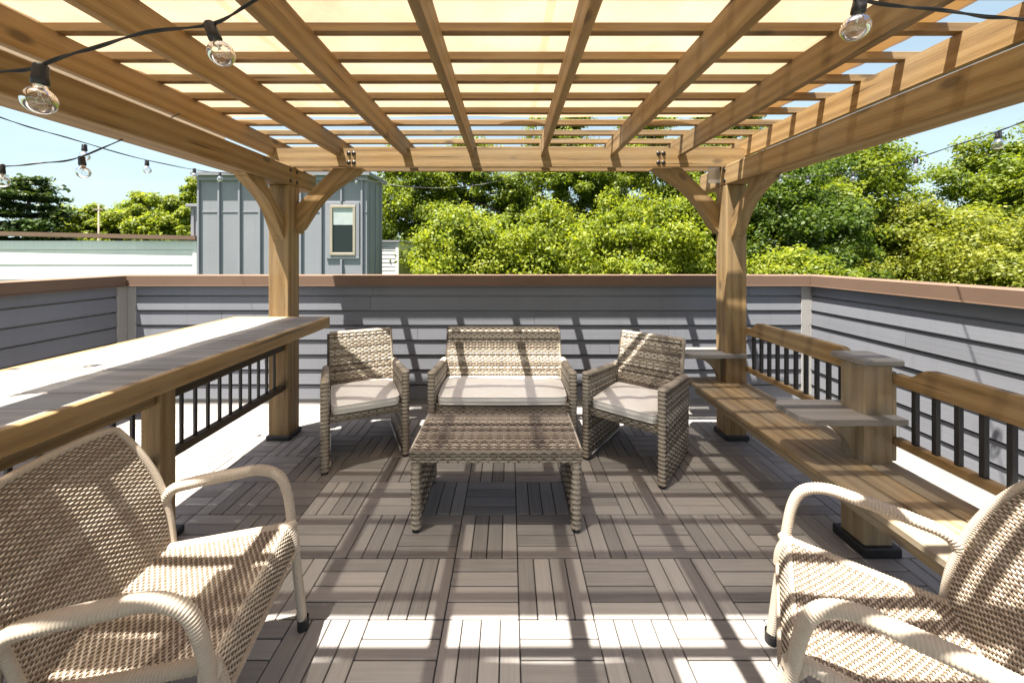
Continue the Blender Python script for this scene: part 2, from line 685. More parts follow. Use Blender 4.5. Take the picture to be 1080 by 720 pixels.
def tag(o, label=None, cat=None, group=None, kind=None):
    if label:
        o['label'] = label
    if cat:
        o['category'] = cat
    if group:
        o['group'] = group
    if kind:
        o['kind'] = kind
    return o


def thing(name, label, cat, loc=(0, 0, 0), rz=0, group=None):
    o = bpy.data.objects.new(name, None)
    o.empty_display_size = 0.1
    COL.objects.link(o)
    o.location = loc
    o.rotation_euler = (0, 0, rz)
    return tag(o, label, cat, group)


def copy_part(src, parent, loc=None):
    c = src.copy()
    COL.objects.link(c)
    c.parent = parent
    if loc is not None:
        c.location = loc
    return c


def copy_tree(src, parent=None):
    kids = [k for k in src.children]
    c = src.copy()
    COL.objects.link(c)
    c.parent = parent
    for k in kids:
        copy_tree(k, c)
    return c


def catmull(pts, n=12):
    p = [np.array(q, float) for q in pts]
    p = [2 * p[0] - p[1]] + p + [2 * p[-1] - p[-2]]
    out = []
    for i in range(1, len(p) - 2):
        for k in range(n):
            t = k / n
            a, b, c, d = p[i - 1], p[i], p[i + 1], p[i + 2]
            out.append(0.5 * (2 * b + (c - a) * t + (2 * a - 5 * b + 4 * c - d) * t * t + (3 * b - a - 3 * c + d) * t ** 3))
    out.append(p[-2])
    return np.array(out)


def resample(pts, step):
    pts = np.asarray(pts)
    s = np.r_[0, np.cumsum(np.linalg.norm(np.diff(pts, axis=0), axis=1))]
    q = np.linspace(0, s[-1], max(2, int(s[-1] / step) + 1))
    return np.stack([np.interp(q, s, pts[:, i]) for i in range(3)], 1), q


def weave(weft, warp, S, Lu, Lv, pu, pv, ww, wp, amp, both=True, spp=4):
    """woven sheet over S(u, v): wefts run along u (pitch pv), stakes along v (pitch pu)."""
    nu = max(2, int(round(Lu / pu)))
    nv = max(2, int(round(Lv / pv)))
    e = 1e-3

    def SN(u, v):
        P = S(u, v)
        du = S(np.clip(u + e, 0, 1), v) - S(np.clip(u - e, 0, 1), v)
        dv = S(u, np.clip(v + e, 0, 1)) - S(u, np.clip(v - e, 0, 1))
        du /= np.linalg.norm(du, axis=-1, keepdims=True) + 1e-12
        dv /= np.linalg.norm(dv, axis=-1, keepdims=True) + 1e-12
        N = np.cross(du, dv)
        N /= np.linalg.norm(N, axis=-1, keepdims=True) + 1e-12
        return P, N, du, dv

    us = np.linspace(0, 1, nu * spp + 1)
    for j in range(nv):
        v = (j + 0.5 + (random.random() - 0.5) * 0.12) / nv
        P, N, du, dv = SN(us, np.full_like(us, v))
        off = amp * np.cos(np.pi * (us * nu - 0.5 + j))
        w = ww * (0.92 + 0.16 * random.random())
        rows = []
        for s, h in ((-0.5, -0.30), (0, 0.22), (0.5, -0.30)):
            rows.append(P + dv * (s * w) + N * (off + h * w * 0.6)[:, None])
        weft.grid(np.stack(rows), True)
    vs = np.linspace(0, 1, nv * 2 + 1)
    for i in range(nu):
        u = (i + 0.5) / nu
        P, N, du, dv = SN(np.full_like(vs, u), vs)
        off = -amp * 0.8 * np.cos(np.pi * (vs * nv - 0.5 + i))
        rows = []
        for s in (-0.5, 0.5):
            rows.append(P + du * (s * wp) + N * off[:, None])
        warp.grid(np.stack(rows), True, flip=True)


def wrapped_tube(mb, ctrl, r, pitch=0.008, depth=0.12, n=10, squash=None, smooth_n=14, up=None):
    """cane-wrapped tube: a bead per wrap."""
    pts = catmull(ctrl, smooth_n) if len(ctrl) > 2 else np.array(ctrl, float)
    pts, q = resample(pts, pitch / 4)
    ph = (q / pitch) % 1.0
    rr = 1 - depth * (np.abs(ph - 0.5) * 2) ** 2.5
    rad = (r(q / q[-1]) if callable(r) else r) * rr
    mb.tube(pts, rad, n, True, up=up, squash=squash)


# ================================================================ SETTING
g = MB()
th = np.arange(48) * 2 * np.pi / 48
g.add(np.c_[np.cos(th) * 600, np.sin(th) * 600, np.full(48, -7.0)], [list(range(48))])
tag(g.build('ground', M_GRASS), kind='structure')

fl = MB()
fl.box(-3.95, 3.15, -3.2, 3.86, -6.98, -0.034, 0.0)
tag(fl.build('roof_floor', M_MEMBRANE), kind='structure')

# deck tiles: four slats a tile, turned alternately
T = 0.305
X0, Y0 = 0.041, 1.517
dk = MB()
base = MB()
gap = 0.0048
sw = T / 4
imin, imax, jmin, jmax = -12, 8, -13, 5
for i in range(imin, imax):
    for j in range(jmin, jmax + 1):
        x, y = X0 + i * T, Y0 + j * T
        vertical = (i + j) % 2 == 0
        for k in range(4):
            dz = random.uniform(-0.0008, 0.0008)
            if vertical:
                dk.box(x + k * sw + gap / 2, x + (k + 1) * sw - gap / 2, y + gap / 2, y + T - gap / 2, -0.022, dz, 0.0025, attr=1.0)
            else:
                dk.box(x + gap / 2, x + T - gap / 2, y + k * sw + gap / 2, y + (k + 1) * sw - gap / 2, -0.022, dz, 0.0025)
base.box(X0 + imin * T, X0 + imax * T, Y0 + jmin * T, Y0 + (jmax + 1) * T, -0.0335, -0.012, 0.001)
tag(dk.build('deck_floor', M_DECK), kind='structure')
tag(base.build('deck_floor_base', M_BASE), kind='structure')


# ---------------------------------------------------------------- parapet walls (lap siding under a metal coping)
def lap_rows(mb, L, z0, z1, ex, lip=0.011, back=0.0, slot=0.013):
    z = z0
    while z < z1 - 0.02:
        t = min(z + ex, z1) - slot
        cuts = [0.0]
        c = random.uniform(0.8, 3.4)
        while c < L - 0.5:
            cuts.append(c)
            c += random.choice((2.44, 3.05, 3.66))
        cuts.append(L)
        for a, b in zip(cuts[:-1], cuts[1:]):
            a0, b0 = a + (0.0014 if a > 0 else 0), b - (0.0014 if b < L else 0)
            l2 = lip + random.uniform(-0.0012, 0.0012)
            P = [(a0, -l2, z), (b0, -l2, z), (b0, -lip * 0.45, t), (a0, -lip * 0.45, t), (a0, back, z), (b0, back, z), (a0, back, t), (b0, back, t)]
            mb.add(P, [[0, 1, 2, 3], [4, 5, 1, 0], [3, 2, 7, 6], [0, 3, 6, 4], [1, 5, 7, 2]])
        z = t + slot


def parapet(label, loc, rz, L, cap0, cap1, boards):
    r = thing('parapet_wall', label, 'parapet wall', loc, rz)
    core = MB()
    core.box(0, L, 0.0125, 0.17, -0.03, 1.19, 0.0)
    core.build('wall_core', M_TRIM, r)
    s = MB()
    lap_rows(s, L, 0.075, 1.19, 0.144, 0.020, 0.013, 0.017)
    s.build('lap_siding', M_SIDING, r)
    f = MB()
    f.prism([(0.0035, -0.033), (-0.06, -0.033), (-0.014, 0.02), (-0.004, 0.074), (0.0035, 0.074)], 0.0, L, 'yz')
    f.build('flashing', M_MEMBRANE, r)
    c = MB()
    c.box(cap0, cap1, -0.042, 0.20, 1.264, 1.272, 0.002)
    c.box(cap0, cap1, -0.042, -0.034, 1.172, 1.2635, 0.002)
    c.box(cap0, cap1, 0.192, 0.20, 1.172, 1.2635, 0.002)
    c.box(cap0, cap1, -0.048, -0.0425, 1.170, 1.178, 0.002)
    c.build('coping', M_COPING, r)
    fill = MB()
    fill.box(cap0 + 0.003, cap1 - 0.003, -0.0335, 0.19, 1.191, 1.262, 0.0)
    fill.build('coping_board', M_TRIM, r)
    for a, b in boards:
        q = MB()
        q.box(a, b, -0.022, 0.0, 0.078, 1.168, 0.003)
        q.build('corner_board', M_TRIM, r)
    return r


BX0, BX1, BY = -3.73, 2.95, 3.65
parapet('grey lap siding parapet wall behind the loveseat, shaded by the pergola', (BX0, BY, 0), 0, BX1 - BX0, -0.20, BX1 - BX0 + 0.20, [(BX1 - BX0 - 0.11, BX1 - BX0 - 0.023), (0.023, 0.1)])
parapet('grey lap siding parapet wall in full shade beyond the bar counter', (BX0, -3.0, 0), R(90), BY + 3.0, 0, BY + 3.0 - 0.05, [(BY + 3 - 0.11, BY + 3 - 0.001)])
parapet('sunlit grey lap siding parapet wall behind the slatted bench', (BX1, BY, 0), R(-90), BY + 3.0, 0.05, BY + 3.0, [(0.001, 0.022)])

# ---------------------------------------------------------------- neighbouring buildings
def tower():
    r = thing('stair_tower', 'grey board and batten rooftop tower with one narrow window', 'building', (-6.05, 10.0, -7))
    def B(mb, name, m):
        return mb.build(name, m, r, True)
    x0, x1, y0, y1, zt = -8.33, -3.80, 10.0, 11.2, 3.56
    m = MB(); m.box(x0, x1, y0, y1, -6.98, zt, 0.01); B(m, 'wall', M_BATTEN)
    b = MB()
    x = x0 + 0.04
    while x < x1 - 0.02:
        if not (-4.98 < x < -3.98):
            b.box(x - 0.026, x + 0.026, y0 - 0.055, y0 - 0.001, -1.0, zt - 0.12, 0.004)
        else:
            b.box(x - 0.026, x + 0.026, y0 - 0.055, y0 - 0.001, -1.0, 1.33, 0.004)
            b.box(x - 0.026, x + 0.026, y0 - 0.055, y0 - 0.001, 2.88, zt - 0.12, 0.004)
        x += 0.545
    for y in (10.2, 10.6, 11.0):
        b.box(x1 + 0.001, x1 + 0.03, y - 0.03, y + 0.03, -1.0, zt - 0.12, 0.004)
    b.box(x0 - 0.001, x1 + 0.032, y0 - 0.059, y0 - 0.002, zt - 0.118, zt - 0.002, 0.004)
    b.box(x0 + 0.002, -4.96, y0 - 0.012, y0 - 0.002, 2.60, 2.625, 0.002)
    b.box(-3.97, x1 - 0.002, y0 - 0.012, y0 - 0.002, 2.60, 2.625, 0.002)
    B(b, 'batten', M_BATTEN)
    c = MB(); c.box(x0 - 0.11, x1 + 0.11, y0 - 0.13, y1 + 0.1, zt + 0.001, zt + 0.11, 0.01); B(c, 'roof', M_BATTEN)
    w = MB()
    wx0, wx1, wz0, wz1 = -4.78, -4.10, 1.45, 2.78
    for (a, b_, c_, d) in ((wx0, wx1, wz1 - 0.07, wz1), (wx0, wx1, wz0, wz0 + 0.07), (wx0, wx0 + 0.07, wz0 + 0.0702, wz1 - 0.0702), (wx1 - 0.07, wx1, wz0 + 0.0702, wz1 - 0.0702)):
        w.box(a, b_, y0 - 0.05, y0 - 0.001, c_, d, 0.006)
    win = B(w, 'window', plain('tan_window_frame', (0.36, 0.31, 0.24), 0.5))
    p = MB(); p.box(wx0 + 0.06, wx1 - 0.06, y0 - 0.02, y0 - 0.003, wz0 + 0.06, wz1 - 0.06, 0.001)
    po = B(p, 'pane', M_PANE); po.parent = win
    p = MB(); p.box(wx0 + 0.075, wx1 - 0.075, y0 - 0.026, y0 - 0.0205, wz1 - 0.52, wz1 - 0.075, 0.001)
    bo = B(p, 'sky_reflection', plain('pale_sky_reflection', (0.42, 0.47, 0.46), 0.4)); bo.parent = win  # pale panel on the pane: the sky's reflection put into its colour
    s = MB()
    for (a, b_, c_, d) in ((wx0 - 0.1, wx1 + 0.1, wz1 + 0.001, wz1 + 0.09), (wx0 - 0.1, wx1 + 0.1, wz0 - 0.09, wz0 - 0.001), (wx0 - 0.1, wx0 - 0.001, wz0, wz1), (wx1 + 0.001, wx1 + 0.1, wz0, wz1)):
        s.box(a, b_, y0 - 0.035, y0 - 0.001, c_, d, 0.005)
    B(s, 'window_trim', M_BATTEN)
    # low wing on its left
    m = MB(); m.box(x0 - 0.5, x0 - 0.002, 10.35, 11.1, -6.98, 2.78, 0.01); B(m, 'wing', M_BATTEN)
    m = MB(); m.box(x0 - 0.58, x0 - 0.003, 10.27, 11.15, 2.781, 2.86, 0.01); B(m, 'wing_roof', M_BATTEN)
    m = MB(); m.box(x0 - 0.46, x0 - 0.38, 10.32, 10.349, 0, 2.7, 0.005); B(m, 'batten', M_BATTEN)
    return r


tower()


def white_house():
    r = thing('white_house', 'long white lap sided building with a brown roof edge, left of the grey tower', 'building', (-12, 10.03, -7))
    x0, x1, y0 = -22.0, -8.375, 10.03
    zt = 1.86
    m = MB(); m.box(x0, x1, y0 + 0.01, y0 + 0.45, -6.98, zt - 0.02, 0.0); m.build('wall', M_WSIDING, r, True)
    s = MB()
    lap_rows(s, x1 - x0, -2.0, zt - 0.02, 0.40, 0.022, 0.011)
    for v in s.v:
        v += np.array([x0, y0, 0])
    s.build('lap_siding', M_WSIDING, r, True)
    c = MB()
    c.prism([(x0 - 0.1, zt + 0.30), (x1 + 0.03, zt - 0.0), (x1 + 0.03, zt + 0.11), (x0 - 0.1, zt + 0.42)], y0 - 0.10, y0 + 0.6, 'xz')
    c.build('roof_edge', M_COPING, r, True)
    d = MB(); d.box(x1 - 0.1, x1 + 0.012, y0 - 0.032, y0 + 0.46, -6.9, zt - 0.03, 0.006); d.build('corner_board', M_WSIDING, r, True)
    b = MB(); b.box(x0, x1 - 0.2, y0 + 0.61, 16, -6.9, zt - 0.3, 0.0); b.build('roof', M_MEMBRANE, r, True)


white_house()


def white_gable():
    r = thing('white_shed', 'small white lap sided wall end peeping out right of the grey tower', 'building', (-4.4, 12, -7))
    x0, x1, y0 = -5.6, -3.55, 12.0
    m = MB(); m.box(x0, x1, y0 + 0.01, y0 + 2.5, -6.98, 1.86, 0.0); m.build('wall', M_WSIDING, r, True)
    s = MB(); lap_rows(s, x1 - x0, -1, 1.86, 0.13, 0.014, 0.011)
    for v in s.v:
        v += np.array([x0, y0, 0])
    s.build('lap_siding', M_WSIDING, r, True)
    c = MB(); c.box(x0, x1 + 0.05, y0 - 0.06, y0 + 2.6, 1.861, 1.92, 0.005); c.build('roof', M_BATTEN, r, True)
    c = MB(); c.box(x1 - 0.09, x1 + 0.012, y0 - 0.026, y0 + 0.1, -6.9, 1.85, 0.005); c.build('corner_board', M_WSIDING, r, True)


white_gable()

# ================================================================ PERGOLA
perg = thing('pergola', 'stained pine pergola with curved braces and slatted top', 'pergola', (0, 1.0, 0))
PL = (-1.915, -1.755)
PR = (1.730, 1.890)
YB = (2.97, 3.125)
YF = (-1.35, -1.195)


def P(mb, name, m, parent=perg):
    return mb.build(name, m, parent, True)


def shoe(mb, x0, x1, y0, y1, o=0.015, h=0.04):
    mb.box(x0 - o, x1 + o, y0 - o, y1 + o, 0.001, h, 0.006)


for (a, b) in (PL, PR):
    for (c, d) in (YB, YF):
        m = MB(); m.box(a, b, c, d, 0.003, 2.034, 0.006)
        post = P(m, 'post', W['z'])
        s = MB(); shoe(s, a, b, c, d)
        so = P(s, 'post_shoe', M_BLACK)
for (a, b) in (PL, PR):
    m = MB(); m.box(a, b, -2.0, 3.40, 2.035, 2.19, 0.007)
    beam = P(m, 'side_beam', W['y'])
    # bolts over the post, on the inner face
    xi = b if a < 0 else a
    sgn = 1 if a < 0 else -1
    for yy in (3.0, 3.09):
        for zz in (2.07, 2.155):
            bl = MB()
            rot = Matrix.Translation((xi, yy, zz)) @ Matrix.Rotation(sgn * R(90), 4, 'Y')
            bl.lathe([(0.0, 0.010), (0.007, 0.009), (0.011, 0.004), (0.016, 0.003), (0.016, -0.002)], 8, rot)
            bo = P(bl, 'bolt', M_BOLT)
            bo.parent = beam


def clipped(x0, x1, z0, z1, c=0.09):
    return [(x0, z1), (x0, z0 + c * 0.75), (x0 + c, z0), (x1 - c, z0), (x1, z0 + c * 0.75), (x1, z1)]


for y0, y1 in ((3.04, 3.078), (3.19, 3.228), (-1.28, -1.242), (-1.43, -1.392)):
    m = MB(); m.prism(clipped(-1.97, 1.94, 2.191, 2.342), y0, y1, 'xz')
    P(m, 'cross_beam', W['x'])
# bolt pairs on the inner cross beam, where the braces meet it
for xx in (-1.305, -1.265, 1.215, 1.255):
    for zz in (2.225, 2.30):
        bl = MB()
        rot = Matrix.Translation((xx, 3.04, zz)) @ Matrix.Rotation(R(90), 4, 'X')
        bl.lathe([(0.0, 0.010), (0.008, 0.009), (0.012, 0.004), (0.018, 0.003), (0.018, -0.002)], 8, rot)
        P(bl, 'bolt', M_BOLT)
# galvanised tie plates at the right post head
zp = MB()
zp.box(1.63, 1.728, 3.06, 3.064, 2.06, 2.19, 0.001)
P(zp, 'tie_plate', M_ZINC)

RAFT = [-1.934, -1.39, -0.847, -0.303, 0.277, 0.84, 1.39, 1.934]
raft0 = None
for x in RAFT:
    if raft0 is None:
        m = MB(); m.prism([(-2.3, 2.42), (-2.3, 2.36), (-2.22, 2.28), (3.40, 2.28), (3.46, 2.34), (3.46, 2.42)], -0.019, 0.019, 'yz')
        raft0 = P(m, 'rafter', W['y'])
        raft0.location = (x, 0, 0)
    else:
        copy_part(raft0, perg, (x, 0, 0))
pur0 = None
ys = [1.596 + 0.2275 * k for k in range(-16, 9)]
for y in ys:
    if pur0 is None:
        m = MB(); m.box(-2.0, 2.18, -0.019, 0.019, 2.4205, 2.4585, 0.002)
        pur0 = m.build('purlin', W['x'], perg, False)
        pur0.location = (0, y - 1.0, 0)
    else:
        copy_part(pur0, perg, (0, y - 1.0, 0))
    if y < 0.75:
        copy_part(pur0, perg, (0, y - 1.0 + 0.072, 0))  # second purlin, out of view, added to widen the shade bands


m = MB(); m.box(-1.95, 1.95, 3.356, 3.394, 2.276, 2.419, 0.003)
P(m, 'added_fascia', W['x'])  # hidden board added to cast the shade band on the back wall


def brace_pts(reach, drop, cut=0.235, n=16):
    """curved knee brace in (s, z): foot on the post, head under the beam, hollow lower edge."""
    low = []
    for i in range(n + 1):
        a = i / n
        s_, z = reach * a, -drop + drop * a
        bow = 0.062 * math.sin(math.pi * a) ** 1.3
        low.append((s_ - bow * 0.707, z + bow * 0.707))
    low.insert(1, (0.012, -drop + 0.03))
    low.insert(-1, (reach - 0.03, -0.012))
    return low + [(reach - cut, 0.0), (0.0, -drop + cut)]


def add_brace(kind, post, sgn):
    m = MB()
    def diag(pts, drop):
        return [((a + (b + drop)) * 0.70711, (-(a) + (b + drop)) * 0.70711) for a, b in pts]
    xm = (post[0] + post[1]) / 2
    if kind == 'cross':
        pts = brace_pts(0.54, 0.54)
        m.prism(diag(pts, 0.54), -0.05, 0.05, 'xz')
        o = m.build('brace', W['x'], perg)
        xb = post[1] if sgn > 0 else post[0]
        o.location = Vector((xb, 3.134, 2.1895 - 0.54)) - perg.location
        ex, ez = Vector((sgn, 0, 1)).normalized(), Vector((-sgn, 0, 1)).normalized()
    else:
        pts = brace_pts(0.44, 0.44, 0.19)
        m.prism(diag(pts, 0.44), -0.046, 0.046, 'xz')
        o = m.build('brace', W['x'], perg)
        sy = -1 if kind == 'depth' else 1
        yb = YB[0] if kind == 'depth' else YF[1]
        o.location = Vector((xm, yb, 2.0345 - 0.44)) - perg.location
        ex, ez = Vector((0, sy, 1)).normalized(), Vector((0, -sy, 1)).normalized()
    ey = ez.cross(ex)
    o.rotation_euler = Matrix((ex, ey, ez)).transposed().to_euler()


for post, sg in ((PL, 1), (PR, -1)):
    add_brace('depth', post, sg)
    add_brace('front_depth', post, sg)
    add_brace('cross', post, sg)

# ---------------------------------------------------------------- shade cloth on the slats
def shade_cloth():
    r = thing('shade_cloth', 'cream shade cloth stretched over the top of the pergola slats', 'shade cloth', (0, 1.84, 2.46))
    def sheet(x0, x1, y0, y1, z, nx, ny, sag, seed, drop_left=False):
        X, Y = np.meshgrid(np.linspace(x0, x1, nx), np.linspace(y0, y1, ny), indexing='ij')
        rr = np.random.default_rng(seed)
        Z = np.full_like(X, z)
        ph = (Y - 1.596) / 0.2275
        Z = Z - sag * np.sin(math.pi * ph) ** 2 * (0.6 + 0.4 * np.sin(3.1 * X + ph))
        for _ in range(9):
            kx, ky, p, a = rr.uniform(0.5, 7), rr.uniform(0.3, 3), rr.uniform(0, 6.28), rr.uniform(0.0006, 0.0022)
            Z = Z + a * (1 + np.sin(kx * X + ky * Y + p))
        edge = 0.010 * np.sin(6 * X + 1.0) * np.clip((Y - (y1 - 0.1)) / 0.1, 0, 1)
        return np.stack([X, Y + edge, Z], -1)
    m = MB()
    m.grid(sheet(-2.035, 1.84, 1.05, 2.70, 2.4605, 60, 100, 0.014, 3), True, flip=False)
    m.grid(sheet(-1.5, 0.0, 0.56, 0.884, 2.4605, 30, 20, 0.008, 8), True)  # front panels, out of view: added and cut to place the sun strips below
    m.grid(sheet(-2.035, -1.5, 0.56, 0.66, 2.4605, 12, 8, 0.008, 8), True)
    m.grid(sheet(-2.035, -1.5, 0.70, 0.79, 2.4605, 12, 8, 0.008, 8), True)
    m.grid(sheet(-2.035, 0.0, -0.9, 0.43, 2.4605, 40, 60, 0.010, 9), True)
    P(m, 'cloth', M_CLOTH, r)
    # the side that folds down over the outer rafter
    m = MB()
    Y = np.linspace(1.05, 2.70, 60)
    prof = [(-2.0, 2.470), (-2.035, 2.464), (-2.045, 2.42), (-2.05, 2.33), (-2.055, 2.26)]
    Pp = np.array([[(x + 0.008 * math.sin(9 * y + 3 * z), y, z + 0.01 * math.sin(5 * y) * (2.46 - z) * 4) for y in Y] for x, z in prof])
    m.grid(Pp, True)
    P(m, 'side_flap', M_CLOTH, r)
    m = MB()
    Pp = sheet(1.715, 1.842, 1.05, 2.70, 2.4665, 4, 50, 0.0, 5)
    m.grid(Pp + np.array([0, 0, 0.012]), True)
    P(m, 'hem', M_HEM, r)


shade_cloth()

# ================================================================ BAR COUNTER (left)
def bar():
    r = thing('bar_counter', 'long plank topped bar counter with black balusters along the left side', 'bar counter', (-1.75, 1.0, 0))
    x0, x1 = -2.15, -1.42
    y0, y1 = -1.15, 2.962
    zt = 0.985
    B = lambda mb, n, m: mb.build(n, m, r, True)
    m = MB()
    y = y0
    while y < y1 - 0.034:
        w = 0.138
        e = min(y + w, y1 - 0.032)
        m.box(x0 + 0.001, x1 - 0.031, y + 0.003, e - 0.003, zt - 0.034 , zt + random.uniform(-0.0012, 0.0008), 0.003)
        y = e
    B(m, 'countertop', WT['x'])
    m = MB()
    m.box(x1 - 0.030, x1, y0, y1, zt - 0.078, zt + 0.001, 0.004)
    B(m, 'edge_trim', W['y'])
    m = MB()
    m.box(x0, x1 - 0.0305, y1 - 0.0305, y1, zt - 0.060, zt + 0.001, 0.004)
    B(m, 'edge_trim', W['x'])
    m = MB()
    m.box(x0 - 0.03, x0 - 0.0005, y0, y1, zt - 0.075, zt + 0.001, 0.004)
    B(m, 'edge_trim', W['y'])
    lx0, lx1 = -1.862, -1.757
    legs = [(1.885, 1.972), (0.55, 0.637), (-0.75, -0.663)]
    for a, b in legs:
        m = MB(); m.box(lx0, lx1, a, b, 0.003, zt - 0.036, 0.005)
        lg = B(m, 'leg', W['z'])
        s = MB(); shoe(s, lx0, lx1, a, b, 0.026, 0.04)
        so = s.build('leg_shoe', M_BLACK, r, True); so.parent = lg
        # cantilever arms that carry the top
        k = MB(); k.box(x0 + 0.06, x1 - 0.06, a + 0.02, b - 0.02, zt - 0.10, zt - 0.037, 0.004)
        B(k, 'bracket', W['x'])
    bays = [(1.973, 2.969), (0.638, 1.884), (-0.662, 0.549)]
    bal0 = None
    for a, b in bays:
        m = MB(); m.box(-1.835, -1.785, a, b, 0.715, 0.765, 0.005)
        B(m, 'top_rail', WD['y'] if a > 1.9 else W['y'])
        m = MB(); m.box(-1.835, -1.785, a, b, 0.395, 0.440, 0.005)
        B(m, 'bottom_rail', WD['y'])
        n = int(round((b - a) / 0.088))
        for k in range(1, n):
            y = a + (b - a) * k / n
            if bal0 is None:
                q = MB(); q.box(-0.008, 0.008, -0.008, 0.008, 0.438, 0.717, 0.002)
                bal0 = q.build('baluster', M_BLACK, r, False)
                bal0.location = Vector((-1.81, y, 0)) - r.location
            else:
                copy_part(bal0, r, Vector((-1.81, y, 0)) - r.location)


WD = {a: wood('dark_rail_' + a, a, (0.05, 0.034, 0.02), (0.085, 0.06, 0.036), (0.13, 0.095, 0.06)) for a in 'xy'}  # darker wood tone for the far top rail and every bottom rail
bar()

# ================================================================ BENCH (right)
def bench():
    r = thing('plank_bench', 'long plank bench with scalloped back rail and side shelves', 'bench', (1.7, 1.7, 0))
    B = lambda mb, n, m: mb.build(n, m, r, True)
    y0, y1 = 0.45, 3.14
    xs = [(1.470, 1.610), (1.619, 1.758), (1.767, 1.907)]
    for a, b in xs:
        m = MB(); m.box(a, b, y0, y1 + random.uniform(-0.01, 0.01), 0.418, 0.452, 0.005)
        B(m, 'seat_plank', WB['y'])
    m = MB()
    m.box(1.54, 1.578, y0 + 0.05, y1 - 0.05, 0.33, 0.4175, 0.004)
    m.box(1.885, 1.906, y0 + 0.05, y1 - 0.05, 0.33, 0.4175, 0.004)
    B(m, 'seat_frame', WB['y'])
    px0, px1 = 1.747, 1.888
    posts = [(1.836, 1.972), (0.52, 0.656)]
    for a, b in posts:
        m = MB(); m.box(px0, px1, a, b, 0.003, 0.935, 0.005)
        po = B(m, 'post', WB['z'])
        m = MB(); m.box(px0 - 0.03, px1 + 0.03, a - 0.03, b + 0.03, 0.936, 0.965, 0.006)
        c = m.build('cap', WT['x'], r, True); c.parent = po
        m = MB(); shoe(m, px0, px1, a, b, 0.024, 0.05)
        c = m.build('post_shoe', M_BLACK, r, True); c.parent = po
    # two-board side shelves on curved brackets, round the posts
    def shelf(a, b, hx1, zt, xtip, two=True):
        m = MB()
        c = 0.045
        ym = (a + b) / 2 + 0.015
        m.prism([(hx1, a - 0.055), (hx1, ym - 0.002), (xtip, ym - 0.002), (xtip, a - 0.055 + c), (xtip + c, a - 0.055)], zt - 0.028, zt, 'xy')
        if two:
            m.prism([(hx1, ym + 0.002), (hx1, b + 0.06), (xtip + c, b + 0.06), (xtip, b + 0.06 - c), (xtip, ym + 0.002)], zt - 0.028, zt + 0.0005, 'xy')
        B(m, 'shelf', WT['x'])
        k = MB()
        bx0, bx1, H = xtip + 0.09, hx1 - 0.158, 0.19
        pts = [(bx1, zt - 0.030), (bx0, zt - 0.030), (bx0, zt - 0.055)]
        for i in range(1, 13):
            t = i / 12 * math.pi / 2
            pts.append((bx0 + (bx1 - 0.012 - bx0) * math.sin(t), zt - 0.055 - H * (1 - math.cos(t))))
        pts.append((bx1, zt - 0.055 - H))
        k.prism(pts, (a + b) / 2 - 0.02, (a + b) / 2 + 0.02, 'xz')
        B(k, 'bracket', WB['z'])
    shelf(1.836, 1.972, 1.905, 0.690, 1.415)
    shelf(0.52, 0.656, 1.905, 0.690, 1.415)
    shelf(2.985, 3.11, 1.87, 0.690, 1.405)
    # scalloped back rails, bottom rails and balusters
    def rail(a, b):
        zl, zh, zb = 0.895, 0.955, 0.842
        def z(y):
            e = 0.10
            t0 = min(max((y - a - 0.06) / e, 0), 1)
            t1 = min(max((b - 0.06 - y) / e, 0), 1)
            t = min(t0, t1)
            return zl + (zh - zl) * (t * t * (3 - 2 * t))
        def zlow(y):
            return zb
        n = 70
        top = [(a + (b - a) * i / n, z(a + (b - a) * i / n)) for i in range(n + 1)]
        m = MB(); m.prism(top + [(b, zb), (a, zb)], 1.885, 1.923, 'yz')
        B(m, 'back_rail', W['y'])
        m = MB(); m.box(1.885, 1.925, a, b, 0.545, 0.585, 0.004)
        B(m, 'bottom_rail', W['y'])
        nonlocal bal0
        k = int(round((b - a) / 0.083))
        for i in range(1, k):
            y = a + (b - a) * i / k
            if bal0 is None:
                q = MB(); q.box(-0.0105, 0.0105, -0.0105, 0.0105, 0.584, 0.843, 0.002)
                bal0 = q.build('baluster', M_BLACK, r, False)
                bal0.location = Vector((1.905, y, 0)) - r.location
            else:
                copy_part(bal0, r, Vector((1.905, y, 0)) - r.location)
    bal0 = None
    rail(1.973, 2.99)
    rail(0.657, 1.835)
    # the rails are carried by cleats against the posts
    m = MB()
    for a, b in ((2.985, 3.10), (1.80, 2.01), (0.5, 0.68)):
        m.box(1.8885, 1.9245, max(a, 0), b, 0.5851, 0.8415, 0.003) if False else None
    for yy in (1.90, 0.59):
        m.box(1.8885, 1.912, yy - 0.06, yy + 0.06, 0.46, 0.90, 0.004)
    B(m, 'cleat', WB['z'])


bench()

# ================================================================ GREY WICKER SET
def core_and_weave(name, r, panels, core_boxes):
    a, b = MB(), MB()
    for S, Lu, Lv in panels:
        weave(a, b, S, Lu, Lv, 0.027, 0.0150, 0.0122, 0.010, 0.0032)
    o = a.build(name, M_GREYW, r)
    s = b.build('stake', M_GREYW_WARP, o)
    c = MB()
    for args in core_boxes:
        c.box(*args[:6], 0.004, mat=args[6] if len(args) > 6 else None)
    c.build('core', M_CORE, o)
    return o


def plane_S(o, du, dv):
    o, du, dv = (np.array(q, float) for q in (o, du, dv))
    return lambda u, v: o + np.asarray(u)[..., None] * du + np.asarray(v)[..., None] * dv


